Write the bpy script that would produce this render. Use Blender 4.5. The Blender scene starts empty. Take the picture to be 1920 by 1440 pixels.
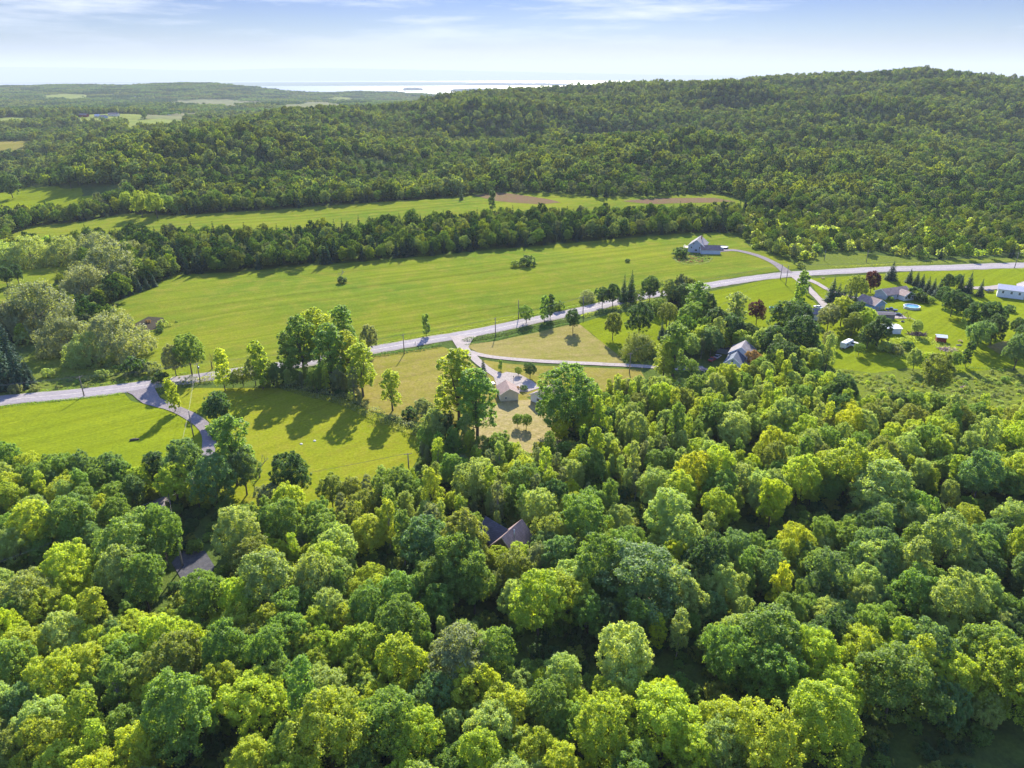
import bpy, math, random
import numpy as np
from mathutils import Vector, Matrix
from mathutils.geometry import delaunay_2d_cdt

# ------------------------------------------------------------------ camera, sky, sun, exposure
HAZE_D = 6.0e-5
H = 108.0; PITCH = math.radians(23.5); FPX = 1331.0
SUN_EL = math.radians(30.0); SUN_AZ = math.radians(4.0)      # azimuth right of +Y
scene = bpy.context.scene
col = scene.collection
cam_data = bpy.data.cameras.new('camera'); cam = bpy.data.objects.new('camera', cam_data); col.objects.link(cam)
cam.location = (0, 0, H); cam.rotation_euler = (math.pi/2 - PITCH, 0, 0)
cam_data.sensor_width = 36.0; cam_data.lens = 36.0*FPX/1920.0
cam_data.clip_start = 1.0; cam_data.clip_end = 120000.0
scene.camera = cam
scene.render.resolution_x = 1024; scene.render.resolution_y = 768
scene.view_settings.view_transform = 'Standard'; scene.view_settings.look = 'None'
scene.view_settings.gamma = 1.0; scene.view_settings.use_curve_mapping = False
scene.view_settings.exposure = 1.66
scene.render.engine = 'CYCLES'
cy = scene.cycles
cy.max_bounces = 6; cy.diffuse_bounces = 3; cy.glossy_bounces = 2; cy.transmission_bounces = 4
cy.volume_bounces = 0; cy.transparent_max_bounces = 4; cy.use_denoising = True

class NT:
    """small helper around a node tree"""
    def __init__(s, nt): s.nt = nt; s.n = nt.nodes; s.l = nt.links
    def new(s, t, **kw):
        nd = s.n.new(t)
        for k, v in kw.items():
            if k.startswith('_'): setattr(nd, k[1:], v)
            else:
                i = nd.inputs[int(k[1:])] if k[0] == 'i' and k[1:].isdigit() else nd.inputs[k]
                if hasattr(v, 'is_output') or isinstance(v, bpy.types.NodeSocket): s.l.new(v, i)
                else: i.default_value = v
        return nd
    def math(s, op, a, b=0.0):
        nd = s.n.new('ShaderNodeMath'); nd.operation = op
        for i, v in enumerate((a, b)):
            if isinstance(v, bpy.types.NodeSocket): s.l.new(v, nd.inputs[i])
            else: nd.inputs[i].default_value = v
        return nd.outputs[0]
    def mix(s, f, a, b, mode='MIX'):
        nd = s.n.new('ShaderNodeMix'); nd.data_type = 'RGBA'; nd.blend_type = mode
        for i, v in ((0, f), (6, a), (7, b)):
            if isinstance(v, bpy.types.NodeSocket): s.l.new(v, nd.inputs[i])
            else: nd.inputs[i].default_value = v if i == 0 else (*v[:3], 1)
        return nd.outputs[2]
    def noise(s, vec, scale, detail=3.0, rough=0.55):
        nd = s.n.new('ShaderNodeTexNoise'); nd.inputs['Scale'].default_value = scale
        nd.inputs['Detail'].default_value = detail; nd.inputs['Roughness'].default_value = rough
        if vec is not None: s.l.new(vec, nd.inputs['Vector'])
        return nd.outputs[0]
    def ramp(s, f, stops):
        nd = s.n.new('ShaderNodeValToRGB'); cr = nd.color_ramp
        while len(cr.elements) < len(stops): cr.elements.new(0.5)
        for e, (p, c) in zip(cr.elements, stops):
            e.position = p; e.color = (*c[:3], 1) if hasattr(c, '__len__') else (c, c, c, 1)
        s.l.new(f, nd.inputs[0]); return nd.outputs[0]

world = bpy.data.worlds.new('World'); scene.world = world; world.use_nodes = True
w = NT(world.node_tree); w.n.clear()
sky = w.new('ShaderNodeTexSky'); sky.sky_type = 'NISHITA'; sky.sun_disc = False
sky.sun_elevation = SUN_EL; sky.sun_rotation = SUN_AZ
sky.air_density = 1.0; sky.dust_density = 0.6; sky.ozone_density = 2.0; sky.altitude = 200
tcw = w.new('ShaderNodeTexCoord')
sepw = w.new('ShaderNodeSeparateXYZ', i0=tcw.outputs['Generated'])
elev = sepw.outputs['Z']
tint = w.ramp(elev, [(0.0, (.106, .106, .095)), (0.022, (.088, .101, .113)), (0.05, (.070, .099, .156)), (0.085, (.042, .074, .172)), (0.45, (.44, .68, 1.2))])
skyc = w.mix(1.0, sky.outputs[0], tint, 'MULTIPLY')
# thin cirrus streaks
mp = w.new('ShaderNodeMapping', i0=tcw.outputs['Generated']); mp.inputs['Scale'].default_value = (1.0, 0.6, 9.0)
mp.inputs['Rotation'].default_value = (0.0, 0.03, 0.0)
cn = w.noise(mp.outputs[0], 3.2, 6.0, 0.62)
cm = w.ramp(cn, [(0.47, 0.0), (0.62, 0.75)])
fade = w.ramp(elev, [(0.02, 0.15), (0.07, 1.0)])
cf = w.math('MULTIPLY', cm, fade)
skyc = w.mix(cf, skyc, (2.5, 2.6, 2.75))
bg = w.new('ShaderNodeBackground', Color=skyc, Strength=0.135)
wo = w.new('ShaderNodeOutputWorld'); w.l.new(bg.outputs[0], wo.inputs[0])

sun_d = bpy.data.lights.new('sun', 'SUN'); sun = bpy.data.objects.new('sun', sun_d); col.objects.link(sun)
sun_d.energy = 5.0; sun_d.angle = math.radians(0.55); sun_d.color = (1.0, 0.92, 0.77)
sdir = Vector((math.sin(SUN_AZ)*math.cos(SUN_EL), math.cos(SUN_AZ)*math.cos(SUN_EL), math.sin(SUN_EL)))
sun.rotation_euler = (-sdir).to_track_quat('-Z', 'Y').to_euler(); sun.location = (0, 0, 300)

# ------------------------------------------------------------------ where things stand: the land as a function
rng = np.random.default_rng(7); random.seed(7)
F_ = np.array([0, math.cos(PITCH), -math.sin(PITCH)]); U_ = np.array([0, math.sin(PITCH), math.cos(PITCH)]); R_ = np.array([1.0, 0, 0])
def ray(u, v):
    d = F_ + (u-960)/FPX*R_ - (v-720)/FPX*U_
    return d/np.linalg.norm(d)
def azimuth(u, v=150):
    d = ray(u, v); return math.atan2(d[0], d[1])
def zat(u, v, r):
    d = ray(u, v); return H + r*d[2]/math.hypot(d[0], d[1])
def project(p):
    q = np.asarray(p, float) - np.array([0, 0, H]); dep = q@F_
    return 960 + FPX*(q@R_)/dep, 720 - FPX*(q@U_)/dep, dep

LAKE = -120.0
crest = [(-900, 900, None), (-300, 900, None), (0, 900, None), (200, 950, 262), (300, 1020, 250), (400, 1150, 233), (500, 1300, 211), (600, 1400, 195),
         (730, 1550, 197), (860, 1700, 172), (1000, 1800, 160), (1250, 1850, 151), (1500, 1950, 139), (1700, 2000, 129.5),
         (1920, 2050, 143), (2300, 2050, 155), (3200, 2050, 200)]
crest_az = np.array([azimuth(u) for u, _, _ in crest]); crest_r = np.array([float(r) for _, r, _ in crest])
mtn_u = [-900, -200, 0, 100, 200, 300, 420, 500, 600, 700, 900, 1100, 1300, 1600, 3200]
mtn_v = [128, 127, 126, 121.5, 126, 130, 131, 127, 124.5, 127, 131, 136, 140, 141, 141]
NR = 520; LR = np.linspace(math.log(2.0), math.log(42000.0), NR)
cols_tab = []
for (u, cr, ct) in crest:
    pts = [(1, 0), (620, 0)]
    if ct is None:
        pts += [(900, -4), (1400, -20), (2200, zat(0, 216, 2200))]
        cz = 0
    else:
        cz = zat(u, ct + 20636/cr, cr); w0 = cr-620
        pts += [(620+.3*w0, cz*.07), (620+.5*w0, cz*.23), (620+.75*w0, cz*.6), (cr, cz)]
        if u <= 300: pts += [(cr+250, cz-14), (2200, zat(u, 216, 2200))]
        else: pts += [(cr+120, cz-3), (cr+450, cz*0.45-10)]
    if u <= 900:
        hv = {-900: 161, -300: 161, 0: 160.5, 200: 160, 300: 155.5, 400: 158, 500: 169, 600: 180, 730: 181, 860: 185}[u]
        hr = {-900: 5200, -300: 5200, 0: 5200, 200: 5200, 300: 4800, 400: 4900, 500: 5200, 600: 5400, 730: 5500, 860: 5800}[u]
        pts += [(3000, zat(u, 206, 3000)), (3700, zat(u, 196 if u < 550 else 190, 3700)), (hr, zat(u, hv, hr)), (hr+700, zat(u, hv, hr)-45), (hr+1700, -112), (hr+2100, -126)]
        if 350 < u < 880: pts += [(18600, -126), (19000, -108), (21000, -84), (25000, -82), (26500, -126)]
        elif u < 350: pts += [(27000, -126), (27400, -112), (29500, -98), (31500, -104), (32200, -126)]
    elif u == 1000: pts += [(3200, -40), (6000, -110), (7500, -126)]
    else: pts += [(4000, 0), (8000, -90), (9000, -126)]
    pts += [(34500 if u < 900 else 36500, -126), (36800, -105)]
    mz = H + (141-np.interp(u, mtn_u, mtn_v))*6.3e-4*39500
    pts += [(38000, -60+0.35*(mz+60)), (39500, mz), (42000, mz-60)]
    pts.sort(); a = np.array(pts)
    cols_tab.append(np.interp(np.exp(LR), a[:, 0], a[:, 1]))
cols_tab = np.array(cols_tab)
AZ0, AZ1, NA = math.radians(-60), math.radians(60), 241
AZS = np.linspace(AZ0, AZ1, NA)
TAB = np.empty((NA, NR))
for j in range(NR): TAB[:, j] = np.interp(AZS, crest_az, cols_tab[:, j])
k = np.exp(-0.5*(np.arange(-7, 8)/2.6)**2); k /= k.sum()
TAB = np.apply_along_axis(lambda c: np.convolve(np.pad(c, 7, 'edge'), k, 'valid'), 0, TAB)
k2 = np.exp(-0.5*(np.arange(-3, 4)/1.1)**2); k2 /= k2.sum()
TAB = np.apply_along_axis(lambda c: np.convolve(np.pad(c, 3, 'edge'), k2, 'valid'), 1, TAB)
rs = np.random.default_rng(3)
def waves(n, l0, l1):
    out = []
    for i in range(n):
        L = l0*(l1/l0)**rs.random(); t = rs.random()*6.283
        out.append((math.cos(t)*6.283/L, math.sin(t)*6.283/L, rs.random()*6.283, L))
    return out
W_small, W_fold, W_far = waves(8, 90, 240), waves(14, 160, 620), waves(16, 500, 2600)
def terr(x, y):
    x = np.asarray(x, float); y = np.asarray(y, float)
    r = np.hypot(x, y)+1e-6; az = np.clip(np.arctan2(x, y), AZ0, AZ1)
    fa = (az-AZ0)/(AZ1-AZ0)*(NA-1); fr = np.clip((np.log(np.maximum(r, 2.0))-LR[0])/(LR[-1]-LR[0])*(NR-1), 0, NR-1.0001)
    ia = np.minimum(fa.astype(int), NA-2); ir = np.minimum(fr.astype(int), NR-2); ta = fa-ia; tr = fr-ir
    z = (TAB[ia, ir]*(1-ta)*(1-tr)+TAB[ia+1, ir]*ta*(1-tr)+TAB[ia, ir+1]*(1-ta)*tr+TAB[ia+1, ir+1]*ta*tr)
    s = sum(np.sin(kx*x+ky*y+p) for kx, ky, p, L in W_small)*0.16
    f = sum(np.sin(kx*x+ky*y+p)*L/400 for kx, ky, p, L in W_fold)
    g = sum(np.sin(kx*x+ky*y+p)*L/1200 for kx, ky, p, L in W_far)
    cr = np.interp(az, crest_az, crest_r)
    mf = np.clip((r-680)/300, 0, 1)*np.clip((cr*1.0-r)/350+.25, .25, 1)*(r < 2600)*np.clip((2600-r)/400, 0, 1)
    mg = np.clip((r-2300)/900, 0, 1)*np.clip((z+112)/30, 0, 1)*np.clip((6500-r)/1500, 0.25, 1)
    return z + s*np.clip(r/60, 0, 1)*(r < 3000) + f*mf*4.2 + g*mg*3.0
RS_ = np.concatenate([np.arange(40, 900, 0.5), np.geomspace(900, 41000, 2600)])
def P(u, v, dz=0.0):
    """the point of the land (raised by dz) that pixel (u, v) of the photograph shows"""
    d = ray(u, v); h = math.hypot(d[0], d[1]); x = RS_*d[0]/h; y = RS_*d[1]/h
    zz = H + RS_*d[2]/h; t = terr(x, y)+dz
    i = np.argmax(zz < t)
    if zz[i] >= t[i]: i = len(RS_)-1
    if i > 0:
        a = zz[i-1]-t[i-1]; b = t[i]-zz[i]; q = a/(a+b+1e-9); rr = RS_[i-1]+(RS_[i]-RS_[i-1])*q
    else: rr = RS_[0]
    X, Y = rr*d[0]/h, rr*d[1]/h
    return Vector((X, Y, float(terr(X, Y))))
def PX(pts): return [P(u, v) for u, v in pts]

# ------------------------------------------------------------------ builders
def tag(o, label=None, cat=None, group=None, kind=None):
    if label: o['label'] = label
    if cat: o['category'] = cat
    if group: o['group'] = group
    if kind: o['kind'] = kind
    return o
def link(o, parent=None):
    col.objects.link(o)
    if parent is not None: o.parent = parent
    return o
def empty(name, loc, rz=0.0, s=1.0):
    o = bpy.data.objects.new(name, None); o.location = loc; o.rotation_euler = (0, 0, rz); o.scale = (s, s, s)
    o.empty_display_size = 0.5
    return link(o)
def np_mesh(name, V, Fq, mat=None, smooth=False):
    V = np.asarray(V, np.float32); Fq = np.asarray(Fq, np.int32); n = Fq.shape[1]
    me = bpy.data.meshes.new(name); me.vertices.add(len(V)); me.vertices.foreach_set('co', V.ravel())
    me.loops.add(Fq.size); me.loops.foreach_set('vertex_index', Fq.ravel())
    me.polygons.add(len(Fq)); me.polygons.foreach_set('loop_start', np.arange(0, Fq.size, n, dtype=np.int32))
    me.update(calc_edges=True)
    if smooth: me.polygons.foreach_set('use_smooth', np.ones(len(Fq), bool))
    if mat: me.materials.append(mat)
    return me
class MB:
    """collects simple solids, then builds one mesh"""
    def __init__(s): s.v = []; s.f = []
    def add(s, vs, fs):
        b = len(s.v); s.v += [tuple(p) for p in vs]; s.f += [tuple(i+b for i in f) for f in fs]; return s
    def box(s, c, d, M=None):
        x, y, z = (q/2 for q in d)
        vs = [Vector((c[0]+i*x, c[1]+j*y, c[2]+k*z)) for i in (-1, 1) for j in (-1, 1) for k in (-1, 1)]
        if M: vs = [M @ q for q in vs]
        return s.add(vs, [(0, 1, 3, 2), (4, 6, 7, 5), (0, 4, 5, 1), (2, 3, 7, 6), (0, 2, 6, 4), (1, 5, 7, 3)])
    def tube(s, pts, rad, n=6, cap=True):
        pts = [Vector(p) for p in pts]; rad = rad if hasattr(rad, '__len__') else [rad]*len(pts); vs = []; fs = []
        for i, p in enumerate(pts):
            t = (pts[min(i+1, len(pts)-1)]-pts[max(i-1, 0)]).normalized()
            a = t.cross(Vector((0, 0, 1))) if abs(t.z) < 0.95 else t.cross(Vector((1, 0, 0)))
            a.normalize(); b = t.cross(a)
            vs += [p+(a*math.cos(6.2832*q/n)+b*math.sin(6.2832*q/n))*rad[i] for q in range(n)]
        for i in range(len(pts)-1):
            for q in range(n):
                fs.append((i*n+q, i*n+(q+1) % n, (i+1)*n+(q+1) % n, (i+1)*n+q))
        if cap: fs += [tuple(range(n-1, -1, -1)), tuple((len(pts)-1)*n+q for q in range(n))]
        return s.add(vs, fs)
    def lathe(s, prof, n=24, c=(0, 0, 0)):
        vs = [(c[0]+r*math.cos(6.2832*q/n), c[1]+r*math.sin(6.2832*q/n), c[2]+z) for r, z in prof for q in range(n)]
        fs = [(i*n+q, i*n+(q+1) % n, (i+1)*n+(q+1) % n, (i+1)*n+q) for i in range(len(prof)-1) for q in range(n)]
        return s.add(vs, fs)
    def prism(s, prof, y0, y1):
        """profile in x,z pushed along y"""
        n = len(prof); vs = [(x, y0, z) for x, z in prof]+[(x, y1, z) for x, z in prof]
        return s.add(vs, [tuple(range(n)), tuple(range(2*n-1, n-1, -1))]+[(i, i+n, (i+1) % n+n, (i+1) % n) for i in range(n)])
    def mesh(s, name, mat, smooth=False):
        me = bpy.data.meshes.new(name); me.from_pydata(s.v, [], s.f); me.update()
        if smooth:
            for p in me.polygons: p.use_smooth = True
        if mat: me.materials.append(mat)
        return me
    def build(s, name, mat, parent=None, smooth=False):
        return link(bpy.data.objects.new(name, s.mesh(name, mat, smooth)), parent)

# ------------------------------------------------------------------ materials
MATS = {}
def base_mat(name, rough=0.8, spec=0.3):
    m = bpy.data.materials.new(name); m.use_nodes = True; t = NT(m.node_tree)
    b = t.n['Principled BSDF']; b.inputs['Roughness'].default_value = rough
    b.inputs['Specular IOR Level'].default_value = spec
    return m, t, b
def plain(name, c, rough=0.7, spec=0.3, var=0.12, scale=1.5, metal=0.0):
    if name in MATS: return MATS[name]
    m, t, b = base_mat(name, rough, spec)
    tc = t.new('ShaderNodeTexCoord'); n = t.noise(tc.outputs['Object'], scale, 5)
    n2 = t.noise(tc.outputs['Object'], scale*9, 2)
    f = t.math('ADD', t.math('MULTIPLY', n, 0.7), t.math('MULTIPLY', n2, 0.3))
    dark = tuple(q*(1-1.6*var) for q in c); lite = tuple(min(1, q*(1+1.2*var)) for q in c)
    t.l.new(t.ramp(f, [(0.3, dark), (0.7, lite)]), b.inputs['Base Color']); b.inputs['Metallic'].default_value = metal
    MATS[name] = m; return m
def siding(name, c, pitch=0.25, horiz=True):
    m, t, b = base_mat(name, 0.6, 0.3); tc = t.new('ShaderNodeTexCoord'); sp = t.new('ShaderNodeSeparateXYZ', i0=tc.outputs['Object'])
    s = t.math('FRACT', t.math('DIVIDE', sp.outputs['Z'], pitch)); g = t.ramp(s, [(0.0, 0.80), (0.12, 1.0), (1.0, 0.97)])
    n = t.noise(tc.outputs['Object'], 0.9, 5); c2 = t.ramp(n, [(0.3, tuple(q*.86 for q in c)), (0.7, c)])
    t.l.new(t.mix(1.0, c2, g, 'MULTIPLY'), b.inputs['Base Color'])
    bm = t.new('ShaderNodeBump', Strength=0.6, Distance=0.03, Height=s); t.l.new(bm.outputs[0], b.inputs['Normal']); return m
def shingles(name, c):
    m, t, b = base_mat(name, 0.85, 0.25); tc = t.new('ShaderNodeTexCoord')
    br = t.new('ShaderNodeTexBrick', Vector=tc.outputs['Object'], Scale=1.0); br.inputs['Brick Width'].default_value = 0.9
    br.inputs['Row Height'].default_value = 0.35; br.inputs['Mortar Size'].default_value = 0.03
    br.inputs['Color1'].default_value = (*c, 1); br.inputs['Color2'].default_value = (*[q*.78 for q in c], 1); br.inputs['Mortar'].default_value = (*[q*.5 for q in c], 1)
    n = t.noise(tc.outputs['Object'], 0.7, 6); t.l.new(t.mix(1.0, br.outputs[0], t.ramp(n, [(0.3, .78), (0.7, 1.15)]), 'MULTIPLY'), b.inputs['Base Color']); return m

def foliage_mat(name, trans=0.48, sheen=0.26, leafscale=0.8, fixed=None):
    m, t, b = base_mat(name, 0.6, sheen)
    oi = t.new('ShaderNodeObjectInfo'); tc = t.new('ShaderNodeTexCoord'); geo = t.new('ShaderNodeNewGeometry')
    rnd = oi.outputs['Random']
    n1 = t.noise(tc.outputs['Object'], 0.35, 2); n2 = t.noise(tc.outputs['Object'], leafscale, 3)
    wn = t.new('ShaderNodeTexWhiteNoise', Vector=geo.outputs['True Normal'])
    hs = t.new('ShaderNodeHueSaturation', Color=(oi.outputs['Color'] if fixed is None else (*fixed, 1)))
    t.l.new(t.math('ADD', t.math('ADD', 0.478, t.math('MULTIPLY', rnd, 0.022)), t.math('MULTIPLY', n2, 0.028)), hs.inputs['Hue'])
    r2 = t.math('FRACT', t.math('MULTIPLY', rnd, 17.3))
    val = t.math('ADD', 0.50, t.math('MULTIPLY', r2, 0.30))
    val = t.math('ADD', val, t.math('MULTIPLY', n1, 0.30)); val = t.math('ADD', val, t.math('MULTIPLY', wn.outputs[0], 0.42))
    t.l.new(val, hs.inputs['Value']); hs.inputs['Saturation'].default_value = 0.98
    t.l.new(hs.outputs[0], b.inputs['Base Color'])
    tr = t.new('ShaderNodeBsdfTranslucent', Color=t.mix(1.0, hs.outputs[0], (2.15, 1.95, 0.62), 'MULTIPLY'))
    mx = t.new('ShaderNodeMixShader', i0=trans, i1=b.outputs[0], i2=tr.outputs[0])
    t.l.new(mx.outputs[0], t.n['Material Output'].inputs[0]); return m
M_leaf = foliage_mat('leaves'); M_leaf_fine = foliage_mat('willow_leaves', 0.36, 0.22, 2.0); M_needle = foliage_mat('needles', 0.16, 0.04, 1.2)
M_bark = plain('bark', (0.11, 0.09, 0.075), 0.9, 0.1, 0.25, 2.0)
M_palebark = plain('pale_bark', (0.30, 0.27, 0.24), 0.9, 0.1, 0.2, 2.0)
TONE = {'bright': (0.290, 0.365, 0.032), 'lime': (0.340, 0.400, 0.016), 'mid': (0.155, 0.248, 0.042), 'pale': (0.265, 0.345, 0.095),
        'dark': (0.055, 0.115, 0.032), 'blue': (0.125, 0.215, 0.070), 'silver': (0.205, 0.245, 0.110), 'olive': (0.185, 0.230, 0.042),
        'spruce': (0.036, 0.080, 0.046), 'maroon': (0.070, 0.016, 0.026), 'rust': (0.24, 0.15, 0.075), 'grey': (0.180, 0.225, 0.100)}
TONEWORD = {'bright': 'bright yellow-green', 'lime': 'vivid lime-green', 'mid': 'mid-green', 'pale': 'pale green', 'dark': 'dark green',
            'blue': 'bluish green', 'silver': 'silvery green', 'olive': 'olive green', 'spruce': 'dark blue-green', 'maroon': 'dark maroon',
            'rust': 'rust-brown', 'grey': 'greyish green'}

# ------------------------------------------------------------------ foliage and trees
def unit(a): return a/(np.linalg.norm(a, axis=1, keepdims=True)+1e-9)
def leaf_mesh(name, C, N, S, mat, rg):
    n = len(C); N = unit(N); a = unit(np.cross(N, rg.normal(size=(n, 3)))); b = np.cross(N, a)
    S = S[:, None]; asp = (0.75+0.5*rg.random((n, 1)))
    v0 = C-a*S*.5*asp; v1 = C-b*S*.42+N*S*.12; v2 = C+a*S*.5*asp; v3 = C+b*S*.42-N*S*.12
    V = np.stack([v0, v1, v2, v3], 1).reshape(-1, 3); Fq = np.arange(4*n).reshape(-1, 4)
    return np_mesh(name, V, Fq, mat)
def lobed_crown(name, lobes, npuff, per, pr, ls, mat, seed, low=-0.45, inner=0.08, flat=1.0, droop=0.0):
    rg = np.random.default_rng(seed); L = np.array(lobes, float); c, r = L[:, :3], L[:, 3]
    wgt = r**2/np.sum(r**2); C = []; D = []; k = 0; ph = rg.random(3)*6.28
    while len(C) < npuff and k < npuff*12:
        k += 1; i = rg.choice(len(r), p=wgt); d = rg.normal(size=3); d /= np.linalg.norm(d)
        if d[2] < low and rg.random() < .8: continue
        if math.sin(d[0]*3.1+ph[0]+i)*math.sin(d[1]*3.4+ph[1])*math.sin(d[2]*2.7+ph[2]+i*.7) > .42: continue
        p = c[i]+d*r[i]*(0.80+.34*rg.random()); p[2] += .25*r[i]*max(0, d[2])*rg.random()
        q = np.linalg.norm(c-p, axis=1)/r; q[i] = 9
        if np.min(q) < 0.82: continue
        C.append(p); D.append(d)
    C = np.array(C); D = np.array(D); n = len(C); PR = pr*(0.45+1.0*rg.random(n))
    e = np.repeat(np.arange(n), per); m = len(e)
    d2 = unit(rg.normal(size=(m, 3))+D[e]*0.9+np.array([0, 0, .35]))
    pos = C[e]+d2*PR[e][:, None]*(0.45+.62*rg.random((m, 1))+.32*(rg.random((m, 1)) < .07))*np.array([1, 1, flat]); pos[:, 2] -= droop*rg.random(m)
    nor = d2*0.8+rg.normal(size=(m, 3))*0.55+np.array([0, 0, .25]); S = ls*(0.65+.7*rg.random(m))
    k = int(m*inner)
    if k:
        i = rg.choice(len(r), size=k, p=wgt); d = unit(rg.normal(size=(k, 3)))
        pos = np.vstack([pos, c[i]+d*(r[i]*rg.random(k)**.5*.8)[:, None]]); nor = np.vstack([nor, rg.normal(size=(k, 3))+[0, 0, .5]]); S = np.append(S, ls*1.2*np.ones(k))
    return leaf_mesh(name, pos, nor, S, mat, rg)
def trunk_mesh(name, h, r0, tips, mat, seed, n=6):
    rg = random.Random(seed); b = MB()
    b.tube([(0, 0, -0.6), (0, 0, 0), (rg.uniform(-.2, .2), rg.uniform(-.2, .2), h*.35), (rg.uniform(-.3, .3), rg.uniform(-.3, .3), h*.72)], [r0*1.35, r0*1.15, r0*.8, r0*.32], n)
    for i, t in enumerate(tips):
        z0 = h*(0.22+.3*rg.random()); z0 = min(z0, t[2]*.75)
        m = (t[0]*.45, t[1]*.45, z0+(t[2]-z0)*.42)
        b.tube([(0, 0, z0), m, t], [r0*.5, r0*.3, r0*.1], 5, False)
    return b.mesh(name, mat, True)
def ring(rg, n, rad, z0, z1, r0, r1, a0=None):
    a0 = rg.random()*6.28 if a0 is None else a0; out = []
    for i in range(n):
        a = a0+6.2832*i/n+rg.uniform(-.3, .3); q = rad*rg.uniform(.75, 1.15)
        out.append((q*math.cos(a), q*math.sin(a), rg.uniform(z0, z1), rg.uniform(r0, r1)))
    return out
SP = {}   # species -> list of (crown mesh, trunk mesh, crown diameter, crown-centre height)
def reg(kind, crown, trunk, dia, hc): SP.setdefault(kind, []).append((crown, trunk, dia, hc))
def broad_lobes(rg, wide=1.0, tall=1.0):
    L = [(rg.uniform(-.5, .5), rg.uniform(-.5, .5), 10.8*tall, 3.0)]
    L += ring(rg, rg.choice((5, 6, 7)), 2.9*wide, 7.6*tall, 10.6*tall, 1.7, 2.7); L += ring(rg, 4, 2.5*wide, 5.0*tall, 6.8*tall, 1.6, 2.3)
    for i in range(rg.choice((3, 4, 6))): L.append((rg.uniform(-3.6, 3.6)*wide, rg.uniform(-3.6, 3.6)*wide, rg.uniform(6, 10)*tall, rg.uniform(.9, 1.7)))
    for i in range(4): L.append((rg.uniform(-2.4, 2.4)*wide, rg.uniform(-2.4, 2.4)*wide, rg.uniform(10.5, 13.2)*tall, rg.uniform(1.1, 1.8)))
    return L
for s in range(8):
    rg = random.Random(100+s); L = broad_lobes(rg, rg.uniform(.85, 1.2), rg.uniform(.9, 1.12))
    reg('broadleaf', lobed_crown('broadleaf_crown', L, 330, 82, .66, .275, M_leaf, s, inner=.05), trunk_mesh('broadleaf_trunk', 12, .24, [l[:3] for l in L[:9]], M_bark, s), 9.8, 8.9)
for s in range(3):   # tall open-crowned cottonwoods
    rg = random.Random(200+s); L = []
    for z in (6, 8.5, 11, 13.5, 16, 18): L += ring(rg, 3 if z < 17 else 2, 2.9-.08*z, z-.8, z+1.2, 1.15, 1.9)
    L.append((0, 0, 19.5, 1.3))
    reg('cottonwood', lobed_crown('cottonwood_crown', L, 320, 50, .62, .34, M_leaf, 40+s, inner=.03), trunk_mesh('cottonwood_trunk', 19, .30, [l[:3] for l in L], M_bark, s), 7.8, 12.5)
for s in range(3):   # wide leaning crown-to-ground willows
    rg = random.Random(300+s); L = [(0, 0, 5.6, 4.2)]+ring(rg, 7, 4.6, 3.6, 5.8, 2.4, 3.2)+ring(rg, 7, 5.4, 1.6, 2.8, 2.0, 2.6)+ring(rg, 4, 2.4, 7.6, 9.2, 1.6, 2.4)
    reg('willow', lobed_crown('willow_crown', L, 420, 44, .85, .32, M_leaf_fine, 60+s, low=-.8, droop=.7), trunk_mesh('willow_trunk', 7, .45, [l[:3] for l in L[:8]], M_bark, s), 14.5, 5.2)
def spruce_mesh(name, h, rb, tiers, per, ls, mat, seed):
    rg = np.random.default_rng(seed); C = []; N = []; S = []
    for i in range(tiers):
        f = i/(tiers-1); z = h*(0.05+.95*f); R = rb*(1-f)**.85+.08
        nb = max(4, int(9*(1-f)+4)); a0 = rg.random()*6.28
        for b in range(nb):
            a = a0+6.2832*b/nb+rg.normal()*.15; Rl = R*(.8+.35*rg.random()); k = max(3, int(per*(R/rb)+2))
            t = rg.random(k)**.6; x = t*Rl
            C.append(np.stack([x*math.cos(a)+rg.normal(size=k)*.13*R, x*math.sin(a)+rg.normal(size=k)*.13*R, z-t*R*.42+rg.normal(size=k)*.08], 1))
            N.append(np.stack([np.full(k, math.cos(a)*.6), np.full(k, math.sin(a)*.6), np.ones(k)], 1)+rg.normal(size=(k, 3))*.35); S.append(ls*(.7+.6*rg.random(k))*(0.6+.5*(1-f)))
    return leaf_mesh(name, np.vstack(C), np.vstack(N), np.concatenate(S), mat, rg)
for s in range(3):
    reg('spruce', spruce_mesh('spruce_crown', 12, 2.5, 30, 11, .52, M_needle, 80+s), trunk_mesh('spruce_trunk', 11, .18, [], M_bark, s), 4.6, 5.0)
for s in range(3):
    rg = random.Random(400+s); L = [(0, 0, 1.3, 1.2)]+ring(rg, 5, 1.1, .7, 1.5, .75, 1.1)
    reg('shrub', lobed_crown('shrub_crown', L, 75, 36, .42, .26, M_leaf, 90+s, low=-.6), trunk_mesh('shrub_stem', 1.6, .07, [l[:3] for l in L[1:4]], M_bark, s, 5), 4.0, 1.25)
for s in range(2):   # slim upright saplings
    rg = random.Random(500+s); L = [(rg.uniform(-.3, .3), rg.uniform(-.3, .3), z, 1.25-.05*z) for z in (2.2, 3.4, 4.6, 5.8, 7.0, 8.0)]
    reg('sapling', lobed_crown('sapling_crown', L, 100, 34, .5, .30, M_leaf, 96+s), trunk_mesh('sapling_trunk', 7.5, .10, [], M_bark, s), 3.2, 5.0)
for s in range(1):   # clipped round lawn tree
    reg('lollipop', lobed_crown('lawn_tree_crown', [(0, 0, 5.6, 3.2), (0.5, .3, 6.2, 3.0), (-.6, -.2, 5.0, 3.0)], 210, 44, .6, .32, M_leaf, 120, low=-.9, inner=.2), trunk_mesh('lawn_tree_trunk', 5, .22, [], M_bark, 3), 7.6, 5.5)
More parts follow.
